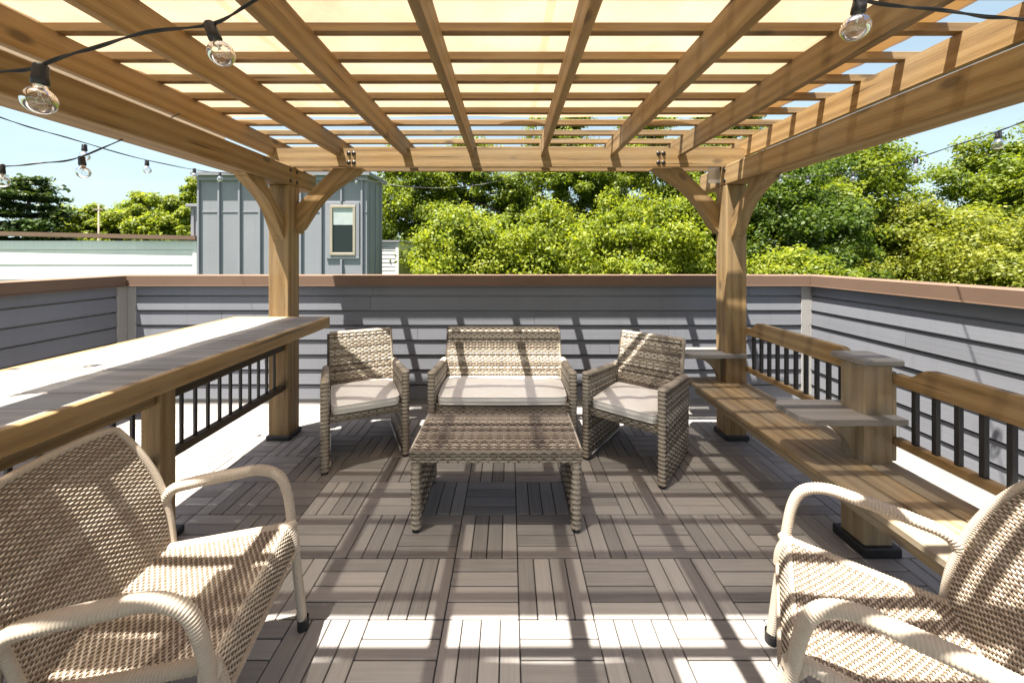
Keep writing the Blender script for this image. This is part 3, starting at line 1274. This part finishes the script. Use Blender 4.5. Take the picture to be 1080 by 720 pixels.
def box_sides(x0, x1, y0, y1, z0, z1, faces='xXyYZ'):
    out = []
    for f in faces:
        if f == 'x':
            out.append((plane_S((x0, y1, z0), (0, y0 - y1, 0), (0, 0, z1 - z0)), y1 - y0, z1 - z0))
        if f == 'X':
            out.append((plane_S((x1, y0, z0), (0, y1 - y0, 0), (0, 0, z1 - z0)), y1 - y0, z1 - z0))
        if f == 'y':
            out.append((plane_S((x0, y0, z0), (x1 - x0, 0, 0), (0, 0, z1 - z0)), x1 - x0, z1 - z0))
        if f == 'Y':
            out.append((plane_S((x1, y1, z0), (x0 - x1, 0, 0), (0, 0, z1 - z0)), x1 - x0, z1 - z0))
        if f == 'Z':
            out.append((plane_S((x0, y0, z1), (x1 - x0, 0, 0), (0, y1 - y0, 0)), x1 - x0, y1 - y0))
    return out


def wicker_seat(name, label, cat, loc, rz, Wd, group=None):
    """arm chair or loveseat; local +y is the way it faces."""
    r = thing(name, label, cat, loc, rz, group)
    hw = Wd / 2
    t = 0.052
    yf, yr = 0.28, -0.28
    # side panels: slope slightly down to the rear, stand on short feet
    for sx in (-1, 1):
        xo, xi = sx * hw, sx * (hw - t)
        xa, xb = min(xo, xi), max(xo, xi)
        panels = []
        zb = 0.03
        zt_f, zt_r = 0.605, 0.565
        def face(x, flip):
            def S(u, v, x=x, flip=flip):
                u = np.asarray(u, float); v = np.asarray(v, float)
                uu = 1 - u if flip else u
                y = yr + (yf - yr) * uu
                zt = zt_r + (zt_f - zt_r) * uu
                z = zb + (zt - zb) * v
                return np.stack([np.full_like(y, x) + 0 * z, y + 0 * z, z + 0 * y], -1)
            return S
        panels.append((face(xb, False), yf - yr, 0.56))
        panels.append((face(xa, True), yf - yr, 0.56))
        # front edge and arm top, wrapped across
        a_, b_ = MB(), MB()
        for S, Lu, Lv in panels:
            weave(a_, b_, S, Lu, Lv, 0.027, 0.0150, 0.0122, 0.010, 0.0032)
        o = a_.build('side_panel', M_GREYW, r)
        b_.build('stake', M_GREYW_WARP, o)
        c = MB()
        c.prism([(yr + 0.006, zb), (yf - 0.006, zb), (yf - 0.006, zt_f - 0.004), (yr + 0.006, zt_r - 0.004)], xa + 0.006, xb - 0.006, 'yz')
        c.build('core', M_CORE, o)
        e = MB()
        xc = (xa + xb) / 2
        wrapped_tube(e, [(xc, yf - 0.004, 0.012), (xc, yf - 0.004, zt_f - 0.03), (xc, yf - 0.03, zt_f + 0.002), (xc, 0, (zt_f + zt_r) / 2 + 0.002), (xc, yr, zt_r)], 0.027, 0.027, 0.42, 8, squash=(0.8, 1.02), up=(0, 1, 0))
        wrapped_tube(e, [(xc, yr, 0.012), (xc, yr, zt_r)], 0.027, 0.027, 0.42, 8, up=(0, 1, 0))
        e.build('arm', M_GREYW, r)
        f = MB()
        f.box(xc - 0.02, xc + 0.02, yf - 0.03, yf + 0.01, 0.0, 0.014, 0.003)
        f.box(xc - 0.02, xc + 0.02, yr - 0.02, yr + 0.02, 0.0, 0.014, 0.003)
        f.build('foot', M_RUBBER, r)
        ra = MB()
        ra.tube([(xi - sx * 0.004, yr + 0.03, 0.035), (xi - sx * 0.004, yf - 0.03, 0.035)], 0.009, 8)
        ra.build('foot_rail', M_ZINC, r)
    # seat box
    xl, xr = -(hw - t) + 0.004, (hw - t) - 0.004
    core_and_weave('seat', r, box_sides(xl, xr, yr + 0.04, yf - 0.015, 0.325, 0.385, 'yYZ'), [(xl, xr, yr + 0.046, yf - 0.021, 0.328, 0.380)])
    # back, leaning
    z0, z1 = 0.34, 0.825
    y0, y1 = -0.185, -0.33
    bw = hw - t + 0.0
    d = np.array([0, y1 - y0, z1 - z0])
    L = np.linalg.norm(d)
    th_ = 0.035
    nrm = np.array([0, z1 - z0, -(y1 - y0)]) / L
    a_, b_ = MB(), MB()
    for s_ in (0, 1):
        o3 = np.array([bw, y0, z0]) if s_ == 0 else np.array([-bw, y0, z0]) - nrm * th_
        du = (-2 * bw, 0, 0) if s_ == 0 else (2 * bw, 0, 0)
        weave(a_, b_, plane_S(o3, du, d), 2 * bw, L, 0.027, 0.0150, 0.0122, 0.010, 0.0032)
    o = a_.build('backrest', M_GREYW, r)
    b_.build('stake', M_GREYW_WARP, o)
    c = MB()
    ang = math.atan2(y1 - y0, z1 - z0)
    mat = Matrix.Translation((0, (y0 + y1) / 2 - nrm[1] * th_ / 2, (z0 + z1) / 2 - nrm[2] * th_ / 2)) @ Matrix.Rotation(-ang, 4, 'X')
    c.box(-bw + 0.006, bw - 0.006, -th_ / 2 + 0.005, th_ / 2 - 0.005, -L / 2 + 0.004, L / 2 - 0.004, 0.003, mat)
    c.build('core', M_CORE, o)
    e = MB()
    tp = np.array([0, y1, z1]) - nrm * th_ / 2
    bt = np.array([0, y0, z0]) - nrm * th_ / 2
    for sx in (-1, 1):
        wrapped_tube(e, [bt + np.array([sx * bw, 0, 0]), tp + np.array([sx * bw, 0, 0])], 0.019, 0.017, 0.2, 8)
    wrapped_tube(e, [tp + np.array([-bw, 0, 0]), tp + np.array([bw, 0, 0])], 0.019, 0.017, 0.2, 8)
    e.build('back_border', M_GREYW, r)
    return r


def cushion(label, loc, rz, Wd, group='loose cream seat cushions'):
    """puffy box cushion with piping; top-level, lies on a seat."""
    nx, ny = 26, 18
    hx, hy, h = Wd / 2, 0.235, 0.062
    m = MB()
    u = np.linspace(-1, 1, nx); v = np.linspace(-1, 1, ny)
    U, V = np.meshgrid(u, v, indexing='ij')
    rr = np.random.default_rng(int(Wd * 1000) + int(loc[0] * 100) % 17)
    wob = sum(rr.uniform(-0.003, 0.003) * np.sin(rr.uniform(2, 7) * U + rr.uniform(2, 7) * V + rr.uniform(0, 6)) for _ in range(7))
    def shape(U, V):
        # rounded rectangle, edges slightly bowed
        k = 0.10
        x = hx * U * (1 - 0.02 * V ** 2)
        y = hy * V * (1 - 0.015 * U ** 2)
        cr = np.clip((np.abs(U) - (1 - k)) / k, 0, 1) * np.clip((np.abs(V) - (1 - k)) / k, 0, 1)
        x = x - np.sign(U) * cr * 0.012
        y = y - np.sign(V) * cr * 0.012
        return x, y
    X, Y = shape(U, V)
    puff = (1 - np.abs(U) ** 6) * (1 - np.abs(V) ** 4)
    top = np.stack([X, Y, h - 0.012 + 0.020 * puff + wob * puff], -1)
    bot = np.stack([X, Y, 0.0 + 0.0 * puff], -1)
    m.grid(top, True)
    m.grid(bot, True, flip=True)
    # sides
    loop = [(i, 0) for i in range(nx)] + [(nx - 1, j) for j in range(1, ny)] + [(i, ny - 1) for i in range(nx - 2, -1, -1)] + [(0, j) for j in range(ny - 2, 0, -1)]
    ring = np.array([top[i, j] for i, j in loop])
    ringb = np.array([bot[i, j] for i, j in loop])
    cen = ring.mean(0)
    outw = ring - cen
    outw[:, 2] = 0
    outw /= np.linalg.norm(outw, axis=1)[:, None]
    rows = []
    for t in np.linspace(0, 1, 5):
        rows.append(ringb * (1 - t) + ring * t + outw * 0.008 * math.sin(math.pi * t))
    G = np.stack(rows, 1)
    m.grid(G, True, closed_u=True, flip=False)
    o = m.build('seat_cushion', M_CUSHION)
    o.location = loc
    o.rotation_euler = (0, 0, rz)
    tag(o, label, 'cushion', group)
    p = MB()
    for q in (ring, ringb):
        pts = np.vstack([q, q[:1]]) + np.vstack([outw, outw[:1]]) * 0.002
        p.tube(pts, 0.0042, 6, False, up=(0, 0, 1))
    p.build('piping', M_CUSHION, o)
    return o


def on_seat(loc, rz, fwd=0.035):
    return (loc[0] - math.sin(rz) * fwd, loc[1] + math.cos(rz) * fwd, 0.389)


RZ_R, RZ_L, RZ_S = R(141.2), R(-154.5), R(180)
LOC_R, LOC_L, LOC_S = (0.935, 2.75, 0), (-1.12, 2.88, 0), (-0.05, 2.985, 0)
GCH = 'grey wicker armchairs either side of the loveseat'
wicker_seat('wicker_armchair', 'grey brown wicker armchair standing beside the far end of the bar counter', 'armchair', LOC_L, RZ_L, 0.585, GCH)
wicker_seat('wicker_armchair', 'grey brown wicker armchair standing in front of the bench', 'armchair', LOC_R, RZ_R, 0.585, GCH)
wicker_seat('wicker_loveseat', 'two seat grey brown wicker loveseat behind the coffee table', 'loveseat', LOC_S, RZ_S, 1.08)
cushion('cream cushion on the armchair by the bar counter', on_seat(LOC_L, RZ_L), RZ_L, 0.455)
cushion('cream cushion on the armchair in front of the bench', on_seat(LOC_R, RZ_R), RZ_R, 0.455)
cushion('long cream cushion on the loveseat', on_seat(LOC_S, RZ_S), RZ_S, 0.95)


def coffee_table():
    r = thing('coffee_table', 'low rectangular grey brown wicker coffee table', 'coffee table', (-0.07, 2.215, 0))
    hx, hy = 0.455, 0.238
    core_and_weave('tabletop', r, box_sides(-hx, hx, -hy, hy, 0.375, 0.438, 'xXyYZ'), [(-hx + 0.006, hx - 0.006, -hy + 0.006, hy - 0.006, 0.378, 0.433)])
    e = MB()
    for a, b in (((-hx, -hy), (hx, -hy)), ((hx, -hy), (hx, hy)), ((hx, hy), (-hx, hy)), ((-hx, hy), (-hx, -hy))):
        e.tube([(a[0], a[1], 0.437), (b[0], b[1], 0.437)], 0.006, 8)
    e.build('top_border', M_GREYW, r)
    for sx in (-1, 1):
        xo = sx * (hx - 0.004); xi = sx * (hx - 0.05)
        xa, xb = min(xo, xi), max(xo, xi)
        core_and_weave('side_panel', r, box_sides(xa, xb, -hy + 0.01, hy - 0.01, 0.05, 0.372, 'xX'), [(xa + 0.006, xb - 0.006, -hy + 0.016, hy - 0.016, 0.05, 0.372)])
        for sy in (-1, 1):
            l = MB()
            wrapped_tube(l, [((xa + xb) / 2, sy * (hy - 0.026), 0.012), ((xa + xb) / 2, sy * (hy - 0.026), 0.374)], 0.030, 0.027, 0.42, 8, up=(0, 1, 0))
            lo = l.build('leg', M_GREYW, r)
            f = MB(); f.box((xa + xb) / 2 - 0.018, (xa + xb) / 2 + 0.018, sy * (hy - 0.026) - 0.018, sy * (hy - 0.026) + 0.018, 0.0, 0.013, 0.003)
            f.build('foot', M_RUBBER, lo)


coffee_table()

# ================================================================ BEIGE WICKER CHAIRS (foreground)
def beige_chair(label, loc, rz):
    r = thing('beige_chair', label, 'chair', loc, rz, 'beige wicker chairs in the foreground')
    def seat_S(u, v):
        u = np.asarray(u, float); v = np.asarray(v, float)
        hw = 0.235 + 0.015 * v
        x = (u - 0.5) * 2 * hw
        s = v * 0.54
        roll = np.clip((s - 0.405) / 0.135, 0, 1)
        y = -0.195 + np.minimum(s, 0.405) + 0.035 * np.sin(roll * np.pi / 2)
        z = 0.405 + 0.02 * np.clip(s / 0.43, 0, 1) - 0.018 * np.sin(np.clip(s / 0.43, 0, 1) * np.pi) * (1 - (2 * u - 1) ** 2) - 0.105 * roll ** 1.5
        return np.stack([x, y + 0 * u, z], -1)
    def back_S(u, v):
        u = np.asarray(u, float); v = np.asarray(v, float)
        hw = 0.243 + 0.027 * np.sin(np.pi * np.clip(v * 0.85 + 0.05, 0, 1))
        a = (0.5 - u) * 2
        x = a * hw
        y = -0.185 - 0.150 * v - 0.045 * v ** 2 + 0.045 * a ** 2 * (0.35 + 0.65 * np.sin(np.pi * np.clip(v, 0, 1) * 0.9))
        z = 0.375 + 0.485 * v - 0.006 * a ** 2 * v ** 3 - 0.014 * np.abs(a) ** 10 * v ** 8
        return np.stack([x, y, z], -1)
    for nm, S, Lu, Lv in (('seat', seat_S, 0.49, 0.56), ('backrest', back_S, 0.54, 0.52)):
        a, b = MB(), MB()
        weave(a, b, S, Lu, Lv, 0.0128, 0.0080, 0.0062, 0.0054, 0.0023)
        o = a.build(nm, M_BEIGE, r)
        b.build('stake', M_BEIGE_WARP, o)
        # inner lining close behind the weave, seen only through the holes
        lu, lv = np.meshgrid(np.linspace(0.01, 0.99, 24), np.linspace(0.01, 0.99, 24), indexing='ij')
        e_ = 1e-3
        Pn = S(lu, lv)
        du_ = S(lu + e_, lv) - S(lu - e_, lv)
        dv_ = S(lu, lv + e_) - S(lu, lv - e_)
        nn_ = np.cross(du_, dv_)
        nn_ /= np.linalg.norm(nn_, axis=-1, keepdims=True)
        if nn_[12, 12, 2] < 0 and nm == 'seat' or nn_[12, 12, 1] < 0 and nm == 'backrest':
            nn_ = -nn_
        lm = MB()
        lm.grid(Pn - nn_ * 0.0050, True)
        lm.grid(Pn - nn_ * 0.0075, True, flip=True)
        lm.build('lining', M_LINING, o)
    # borders
    e = MB()
    vv = np.linspace(0, 1, 24)
    l = back_S(np.zeros(24), vv); rr_ = back_S(np.ones(24), vv)
    uu = np.linspace(0, 1, 26)
    tp = back_S(uu, np.ones(26))
    wrapped_tube(e, np.vstack([l[:-1], tp, rr_[::-1][1:]]), 0.0125, 0.0075, 0.16, 8, smooth_n=4)
    e.build('back_border', M_BEIGE, r)
    e = MB()
    for u in (0.0, 1.0):
        p = seat_S(np.full(16, u), np.linspace(0, 1, 16))
        wrapped_tube(e, p - np.array([0, 0, 0.008]), 0.019, 0.0085, 0.16, 8, smooth_n=4)
    p = seat_S(uu, np.ones(26))
    wrapped_tube(e, p, 0.012, 0.0085, 0.16, 8, smooth_n=4)
    p = seat_S(uu, np.zeros(26)) - np.array([0, 0, 0.012])
    wrapped_tube(e, p, 0.015, 0.0085, 0.16, 8, smooth_n=4)
    e.build('seat_border', M_BEIGE, r)
    for sx in (-1, 1):
        m = MB()
        ctrl = [(sx * 0.262, -0.285, 0.03), (sx * 0.268, -0.245, 0.30), (sx * 0.272, -0.222, 0.50), (sx * 0.275, -0.195, 0.588), (sx * 0.278, -0.11, 0.612),
                (sx * 0.282, 0.02, 0.625), (sx * 0.284, 0.105, 0.630), (sx * 0.284, 0.172, 0.600), (sx * 0.280, 0.205, 0.53), (sx * 0.270, 0.226, 0.40), (sx * 0.262, 0.250, 0.20), (sx * 0.258, 0.268, 0.03)]
        def rad(t):
            arm = np.exp(-((t - 0.47) / 0.13) ** 2)
            return 0.0182 + 0.0050 * arm
        wrapped_tube(m, ctrl, rad, 0.0088, 0.17, 12, squash=(0.92, 1.12), up=(0, -1, 0.0))
        o = m.build('arm', M_BEIGE, r)
        f = MB()
        for y in (-0.289, 0.270):
            f.lathe([(0.0, 0.0), (0.019, 0.0), (0.021, 0.006), (0.0205, 0.045)], 14, Matrix.Translation((sx * (0.262 if y < 0 else 0.258), y, 0)))
        f.build('foot', M_RUBBER, o)
        # seat-to-leg lashing
        k = MB()
        wrapped_tube(k, [(sx * 0.245, 0.215, 0.405), (sx * 0.272, 0.226, 0.415)], 0.026, 0.0085, 0.15, 10)
        wrapped_tube(k, [(sx * 0.235, -0.20, 0.40), (sx * 0.270, -0.235, 0.40)], 0.021, 0.0085, 0.15, 10)
        k.build('joint', M_BEIGE, o)
    return r


fL = Vector((0.98, 0.185)); fR = Vector((-0.82, 0.57))
beige_chair('beige wicker chair with its back to the bar counter', (-1.033, 1.175, 0), math.atan2(-fL.x, fL.y))
beige_chair('beige wicker chair with its back to the bench', (1.073, 1.06, 0), math.atan2(-fR.x, fR.y))

# ================================================================ STRING LIGHTS
def bulb_meshes():
    s = MB()
    s.lathe([(0.0, 0.004), (0.009, 0.004), (0.0115, 0.0), (0.0118, -0.020), (0.0126, -0.022), (0.0126, -0.034), (0.011, -0.036), (0.0, -0.036)], 16)
    b = MB()
    prof = [(0.0095, -0.036), (0.0105, -0.042)]
    for i in range(1, 15):
        a = math.pi * 0.16 + (math.pi * 0.84) * i / 14
        prof.append((0.025 * math.sin(a), -0.066 + 0.025 * math.cos(a)))
    prof[-1] = (0.0002, -0.091)
    b.lathe(prof, 24)
    f = MB()
    f.lathe([(0.0085, -0.0362), (0.0085, -0.046), (0.003, -0.047), (0.0025, -0.056), (0.0, -0.056)], 10)
    for sx in (-1, 1):
        f.tube([(sx * 0.002, 0, -0.055), (sx * 0.009, 0, -0.068)], 0.0005, 5)
    pts = [(0.009 * math.cos(a), 0.003 * math.sin(3 * a), -0.068 - 0.004 * math.sin(a)) for a in np.linspace(0, math.pi, 16)]
    f.tube(pts, 0.0005, 5)
    return s.mesh('socket'), b.mesh('glass_bulb'), f.mesh('filament')


_BM = bulb_meshes()
for me, mt in zip(_BM, (M_SOCKET, M_GLASS, M_BRASS)):
    me.materials.append(mt)


def string_lights(label, pts, bulbs, wire_r=0.0024, n=10, tilt=0.0):
    """pts: 3-D control points; bulbs: list of (point, tilt_x, tilt_y)."""
    r = thing('string_light', label, 'string light', tuple(pts[0]), 0, 'string lights round the pergola')
    m = MB()
    m.tube(catmull(pts, n), wire_r, 6)
    wobble = catmull(pts, n)
    k = np.arange(len(wobble))
    w2 = wobble + np.stack([0 * k, np.sin(k * 0.35) * wire_r * 1.5, np.cos(k * 0.35) * wire_r * 1.5], 1)
    m.tube(w2, wire_r * 0.8, 6)
    m.build('wire', M_SOCKET, r, True)
    for p, tx, ty in bulbs:
        o = bpy.data.objects.new('socket', _BM[0])
        COL.objects.link(o)
        o.parent = r
        o.location = Vector(p) - r.location
        o.rotation_euler = (R(tx), R(ty), 0)
        for me, nm in ((_BM[1], 'glass_bulb'), (_BM[2], 'filament')):
            c = bpy.data.objects.new(nm, me)
            COL.objects.link(c)
            c.parent = o
    return r


def at(px, py, d):
    return np.array([(px - 537) * d / 394, d, 1.48 + (268 - py) * d / 394])


string_lights('string light with two clear bulbs hanging close by under the left rafters',
              [at(-190, 110, 0.630), at(-60, 84, 0.672), at(0, 76, 0.700), at(42, 70, 0.714), at(85, 54, 0.728), at(150, 36, 0.756), at(222, 25, 0.784), at(268, 2, 0.812), at(330, -40, 0.868)],
              [(at(43, 70, 0.714), 0, 2), (at(221, 26, 0.784), 0, -22)])
string_lights('string light with one clear bulb hanging close by under the right rafters',
              [at(760, -30, 0.784), at(850, -6, 0.770), at(906, 0, 0.763), at(960, 8, 0.756), at(1030, 16, 0.742), at(1082, 22, 0.728), at(1200, 50, 0.700)],
              [(at(908, -4, 0.763), 0, 10)])
string_lights('string light running back along the left beam towards the grey tower',
              [at(-160, 60, 1.380), at(-60, 102, 1.560), at(0, 124, 1.800), at(45, 138, 1.980), at(90, 151, 2.160), at(155, 169, 2.640), at(205, 179, 3.300), at(240, 183, 3.960), at(283, 186, 4.260)],
              [(at(89, 153, 2.160), 0, 0), (at(155, 169.5, 2.640), 0, 0), (at(205, 178, 3.300), 0, 0), (at(232, 182, 3.840), 0, 0)])
string_lights('string light sagging across the sky left of the pergola, its bulbs black socketed',
              [at(-120, 170, 1.440), at(0, 175, 1.500), at(45, 172, 1.560), at(84, 166, 1.620), at(127, 148, 1.800), at(190, 120, 2.064)],
              [(at(1, 174, 1.500), 0, 0), (at(86, 166, 1.620), 0, -6)])
string_lights('string light rising across the sky outside the right beam',
              [at(1180, 86, 1.560), at(1082, 127, 1.740), at(1052, 139, 1.920), at(1005, 154, 2.280), at(966, 167, 2.640), at(905, 181, 3.360), at(850, 186, 3.960), at(800, 184, 4.320)],
              [(at(1053, 139, 1.920), 0, 0), (at(966, 167, 2.640), 0, 0), (at(900, 182, 3.420), 0, 0), (at(852, 186, 3.960), 0, 0), (at(823, 185.5, 4.140), 0, 0)])
string_lights('thin string light strung from the tower across the trees behind the back beam',
              [at(352, 186, 6.5), at(376, 188, 6.3), at(420, 196, 6.2), at(470, 198, 6.1), at(520, 192, 6.0), at(580, 172, 5.8), at(640, 150, 5.6)],
              [(at(376, 188, 6.3), 0, 0)], 0.003)

# ================================================================ TREES
def leaf_cloud(mb_v, mb_f, P, N, size):
    """diamond leaves at P with normals N."""
    k = len(P)
    rnd = rng.normal(size=(k, 3))
    a = np.cross(N, rnd)
    a /= np.linalg.norm(a, axis=1)[:, None] + 1e-9
    b = np.cross(N, a)
    s = size * rng.uniform(0.6, 1.35, k)[:, None]
    V = np.stack([P - a * s * 0.5, P + b * s * 0.30 + N * s * 0.06, P + a * s * 0.5, P - b * s * 0.30 + N * s * 0.06], 1)
    return V


def fast_quads(name, V, mat, parent):
    k = len(V)
    me = bpy.data.meshes.new(name)
    me.vertices.add(k * 4)
    me.vertices.foreach_set('co', V.reshape(-1).astype(np.float32))
    me.loops.add(k * 4)
    me.loops.foreach_set('vertex_index', np.arange(k * 4, dtype=np.int32))
    me.polygons.add(k)
    me.polygons.foreach_set('loop_start', np.arange(k, dtype=np.int32) * 4)
    try:
        me.polygons.foreach_set('loop_total', np.full(k, 4, dtype=np.int32))
    except Exception:
        pass
    me.update(calc_edges=True)
    me.validate()
    me.materials.append(mat)
    o = bpy.data.objects.new(name, me)
    COL.objects.link(o)
    o.parent = parent
    return o


GZ = -7.0
def tree(label, X, Y, ztop, rx, ry, kind, dens=1.0, leaf=0.17, zlow=-3.0, group='trees beyond the parapet walls', seed=0, holes=0.3):
    rs = np.random.default_rng(1000 + seed)
    r = thing('deciduous_tree', label, 'tree', (X, Y, GZ), 0, group)
    h = ztop - zlow
    zc = (ztop + zlow) / 2
    # clumps fill an egg; each clump is a shell of leaves
    ncl = int(120 * dens)
    C = []
    while len(C) < ncl:
        p = rs.uniform(-1, 1, 3)
        d = np.linalg.norm(p)
        if d > 1 or d < 0.45:
            continue
        z = p[2]
        wid = 1.0 if z < 0.1 else math.sqrt(max(0.05, 1 - ((z - 0.1) / 0.95) ** 2))
        C.append((p[0] * wid * rx * 0.92, p[1] * wid * ry * 0.92, zc - GZ + z * h / 2 * 0.93))
    C = np.array(C)
    Vs = []
    for c in C:
        cr = rs.uniform(0.18, 0.50) * min(rx, ry, h / 2, 2.2) * 0.85
        sub = rs.normal(size=(7, 3))
        sub /= np.linalg.norm(sub, axis=1)[:, None]
        sub[:, 2] = np.abs(sub[:, 2]) * 0.8 - 0.15
        for sd in sub[:5]:
            cc = c + sd * cr * rs.uniform(0.5, 1.25)
            k = int(118)
            n = rs.normal(size=(k, 3))
            n /= np.linalg.norm(n, axis=1)[:, None]
            n[:, 2] = n[:, 2] * 0.75 + 0.15
            rad = cr * 0.56 * rs.uniform(0.25, 1.25, k)[:, None]
            Pn = cc + n * rad
            nn = n + rs.normal(size=(k, 3)) * 0.55 + np.array([0, 0, 0.55])
            nn /= np.linalg.norm(nn, axis=1)[:, None]
            Vs.append(leaf_cloud(None, None, Pn, nn, leaf * 0.76))
    V = np.concatenate(Vs)
    fast_quads('crown', V, M_LEAF[kind], r)
    # trunk, limbs
    t = MB()
    top = zc - GZ + h * 0.18
    bend = rs.uniform(-0.5, 0.5, 4)
    main = catmull([(0, 0, 0), (bend[0] * 0.3, bend[1] * 0.3, top * 0.35), (bend[2] * 0.5, bend[3] * 0.5, top * 0.7), (bend[0] * 0.8, bend[2] * 0.8, top)], 8)
    tr = 0.035 * (ztop - GZ) * 0.42
    t.tube(main, np.linspace(tr, tr * 0.25, len(main)), 9)
    for c in C[:: max(1, len(C) // 16)]:
        k = rs.integers(len(main) // 3, len(main) - 1)
        s = main[k]
        mid = (s + c) / 2 + np.array([0, 0, 0.25])
        br = catmull([s, mid, c], 6)
        t.tube(br, np.linspace(tr * 0.35, tr * 0.06, len(br)), 6)
    t.build('trunk', M_BARK, r)
    return r


def T_(label, px, pytop, d, halfpx, kind, seed, dens=1.0, leaf=0.17, zlow=-2.5, ry=None):
    X = (px - 537) * d / 394
    zt = 1.48 + (268 - pytop) * d / 394
    rx = halfpx * d / 394
    return tree(label, X, d, zt, rx, ry or min(rx, 2.6), kind, dens, leaf, zlow, seed=seed)


# front row behind the back wall, yellow green
T_('yellow green leafy tree just right of the small white wall', 486, 222, 12.5, 62, 'bright', 1, 1.0, 0.15)
T_('yellow green rounded tree behind the middle of the back wall', 578, 214, 12.8, 66, 'bright', 2, 1.1, 0.15)
T_('tall yellow green tree just left of the right pergola post', 668, 192, 13.0, 66, 'bright', 3, 1.2, 0.15)
T_('yellow green tree directly behind the right pergola post', 742, 186, 13.4, 58, 'bright', 4, 1.1, 0.15)
# second row, taller and darker
T_('thin mid green tree rising beside the grey tower', 428, 150, 17.0, 52, 'mid', 5, 1.2, 0.16)
T_('dark green tall tree above the yellow green front row, left of centre', 500, 136, 18.5, 66, 'mid', 6, 1.4, 0.18)
T_('dark green tall tree above the yellow green front row, right of centre', 590, 112, 18.5, 68, 'mid', 7, 1.4, 0.18)
T_('mid green tall tree behind the cross beam near the right post', 680, 104, 19.0, 72, 'mid', 8, 1.4, 0.18)
T_('mid green tall tree rising past the right post head', 760, 96, 18.5, 66, 'mid', 9, 1.3, 0.18)
# right side
T_('dense dark green tree right of the right pergola post', 832, 150, 11.5, 62, 'dark', 10, 1.3, 0.13)
T_('low bright green shrubby tree poking over the wall right of the post', 850, 266, 8.6, 62, 'bright', 11, 0.8, 0.11, zlow=-1.2)
T_('mid green tree with a loose crown touching the right beam', 900, 128, 13.5, 62, 'mid', 12, 1.0, 0.15)
T_('pale green airy tree under the gap of open sky', 975, 208, 12.0, 72, 'pale', 13, 1.0, 0.14)
T_('tall airy green tree below the black bulb socket', 1042, 148, 13.0, 66, 'mid', 14, 0.9, 0.15)
T_('tall green tree at the right edge of the view', 1130, 118, 13.0, 70, 'mid', 15, 1.0, 0.15)
T_('pale low tree above the right wall near the edge of view', 1060, 236, 10.0, 80, 'pale', 16, 1.0, 0.12)
T_('dark green tree showing low between the airy right trees', 960, 226, 17.0, 90, 'dark', 17, 1.1, 0.18)
T_('dark green tree showing low behind the tree at the right edge', 1090, 200, 17.0, 90, 'dark', 18, 1.1, 0.18)
T_('dark low tree in the gaps behind the yellow green front row', 560, 210, 21.0, 100, 'dark', 19, 1.1, 0.2)
T_('dark low tree in the gaps behind the right pergola post', 720, 200, 21.0, 100, 'dark', 20, 1.1, 0.2)
# left, beyond the white building
T_('yellow green tree right beside the tall pine', 95, 216, 31.0, 34, 'bright', 21, 0.8, 0.3, zlow=-1)
T_('yellow green tree with a level top, second from the pine', 128, 212, 32.0, 32, 'mid', 22, 0.8, 0.3, zlow=-1)
T_('yellow green tree with a peaked top in the left tree row', 152, 203, 31.0, 28, 'bright', 23, 0.8, 0.3, zlow=-1)
T_('yellow green tree left of the tower wing', 184, 206, 30.0, 30, 'bright', 24, 0.8, 0.3, zlow=-1)
T_('taller green tree whose top shows beside the tower roof edge', 210, 184, 27.0, 20, 'bright', 25, 0.7, 0.26, zlow=-1)


def pine():
    d = 26.0
    X = (30 - 537) * d / 394
    r = thing('pine_tree', 'dark layered pine tree above the white building roof', 'tree', (X, d, GZ), 0, 'trees beyond the parapet walls')
    rs = np.random.default_rng(77)
    zt = 1.48 + (268 - 187) * d / 394 - GZ
    t = MB()
    t.tube([(0, 0, 0), (0.1, 0, zt * 0.5), (0, 0, zt)], [0.35, 0.25, 0.04], 10)
    Vs = []
    nl = 15
    for i in range(nl):
        z = zt - 0.25 - i * 0.58
        L = 0.75 + 2.45 * (1 - math.exp(-i / 3.8))
        for k in range(9):
            a = rs.uniform(0, 6.28)
            ln = L * rs.uniform(0.6, 1.1)
            tip = np.array([math.cos(a) * ln, math.sin(a) * ln, z + rs.uniform(-0.1, 0.30)])
            s = np.array([0, 0, z - 0.25])
            t.tube([s, (s + tip) / 2 + np.array([0, 0, -0.05]), tip], [0.05, 0.035, 0.012], 5)
            n = int(260 * ln / 2)
            f = rs.uniform(0.25, 1.05, n)
            Pn = s[None] + (tip - s)[None] * f[:, None] + rs.normal(size=(n, 3)) * np.array([0.26, 0.26, 0.075]) * (0.5 + f[:, None] * 0.7)
            nn = rs.normal(size=(n, 3)) * 0.5 + np.array([0, 0, 1.0])
            nn /= np.linalg.norm(nn, axis=1)[:, None]
            Vs.append(leaf_cloud(None, None, Pn, nn, 0.30))
    fast_quads('crown', np.concatenate(Vs), M_LEAF['pine'], r)
    t.build('trunk', M_BARK, r)


pine()


def mast():
    d = 24.0
    X = (104 - 537) * d / 394
    r = thing('utility_pole', 'thin pale pole standing in front of the left tree row', 'pole', (X, d, GZ))
    m = MB(); m.tube([(0, 0, 0), (0, 0, 1.48 + (268 - 215) * d / 394 - GZ)], [0.07, 0.04], 8)
    m.build('shaft', plain('weathered_pole', (0.26, 0.21, 0.16), 0.8), r)
    m = MB(); m.box(-0.35, 0.35, -0.05, 0.05, 1.48 + (268 - 222) * d / 394 - GZ, 1.48 + (268 - 222) * d / 394 - GZ + 0.1, 0.01)
    m.build('crossarm', plain('weathered_crossarm', (0.24, 0.19, 0.15), 0.8), r)


mast()
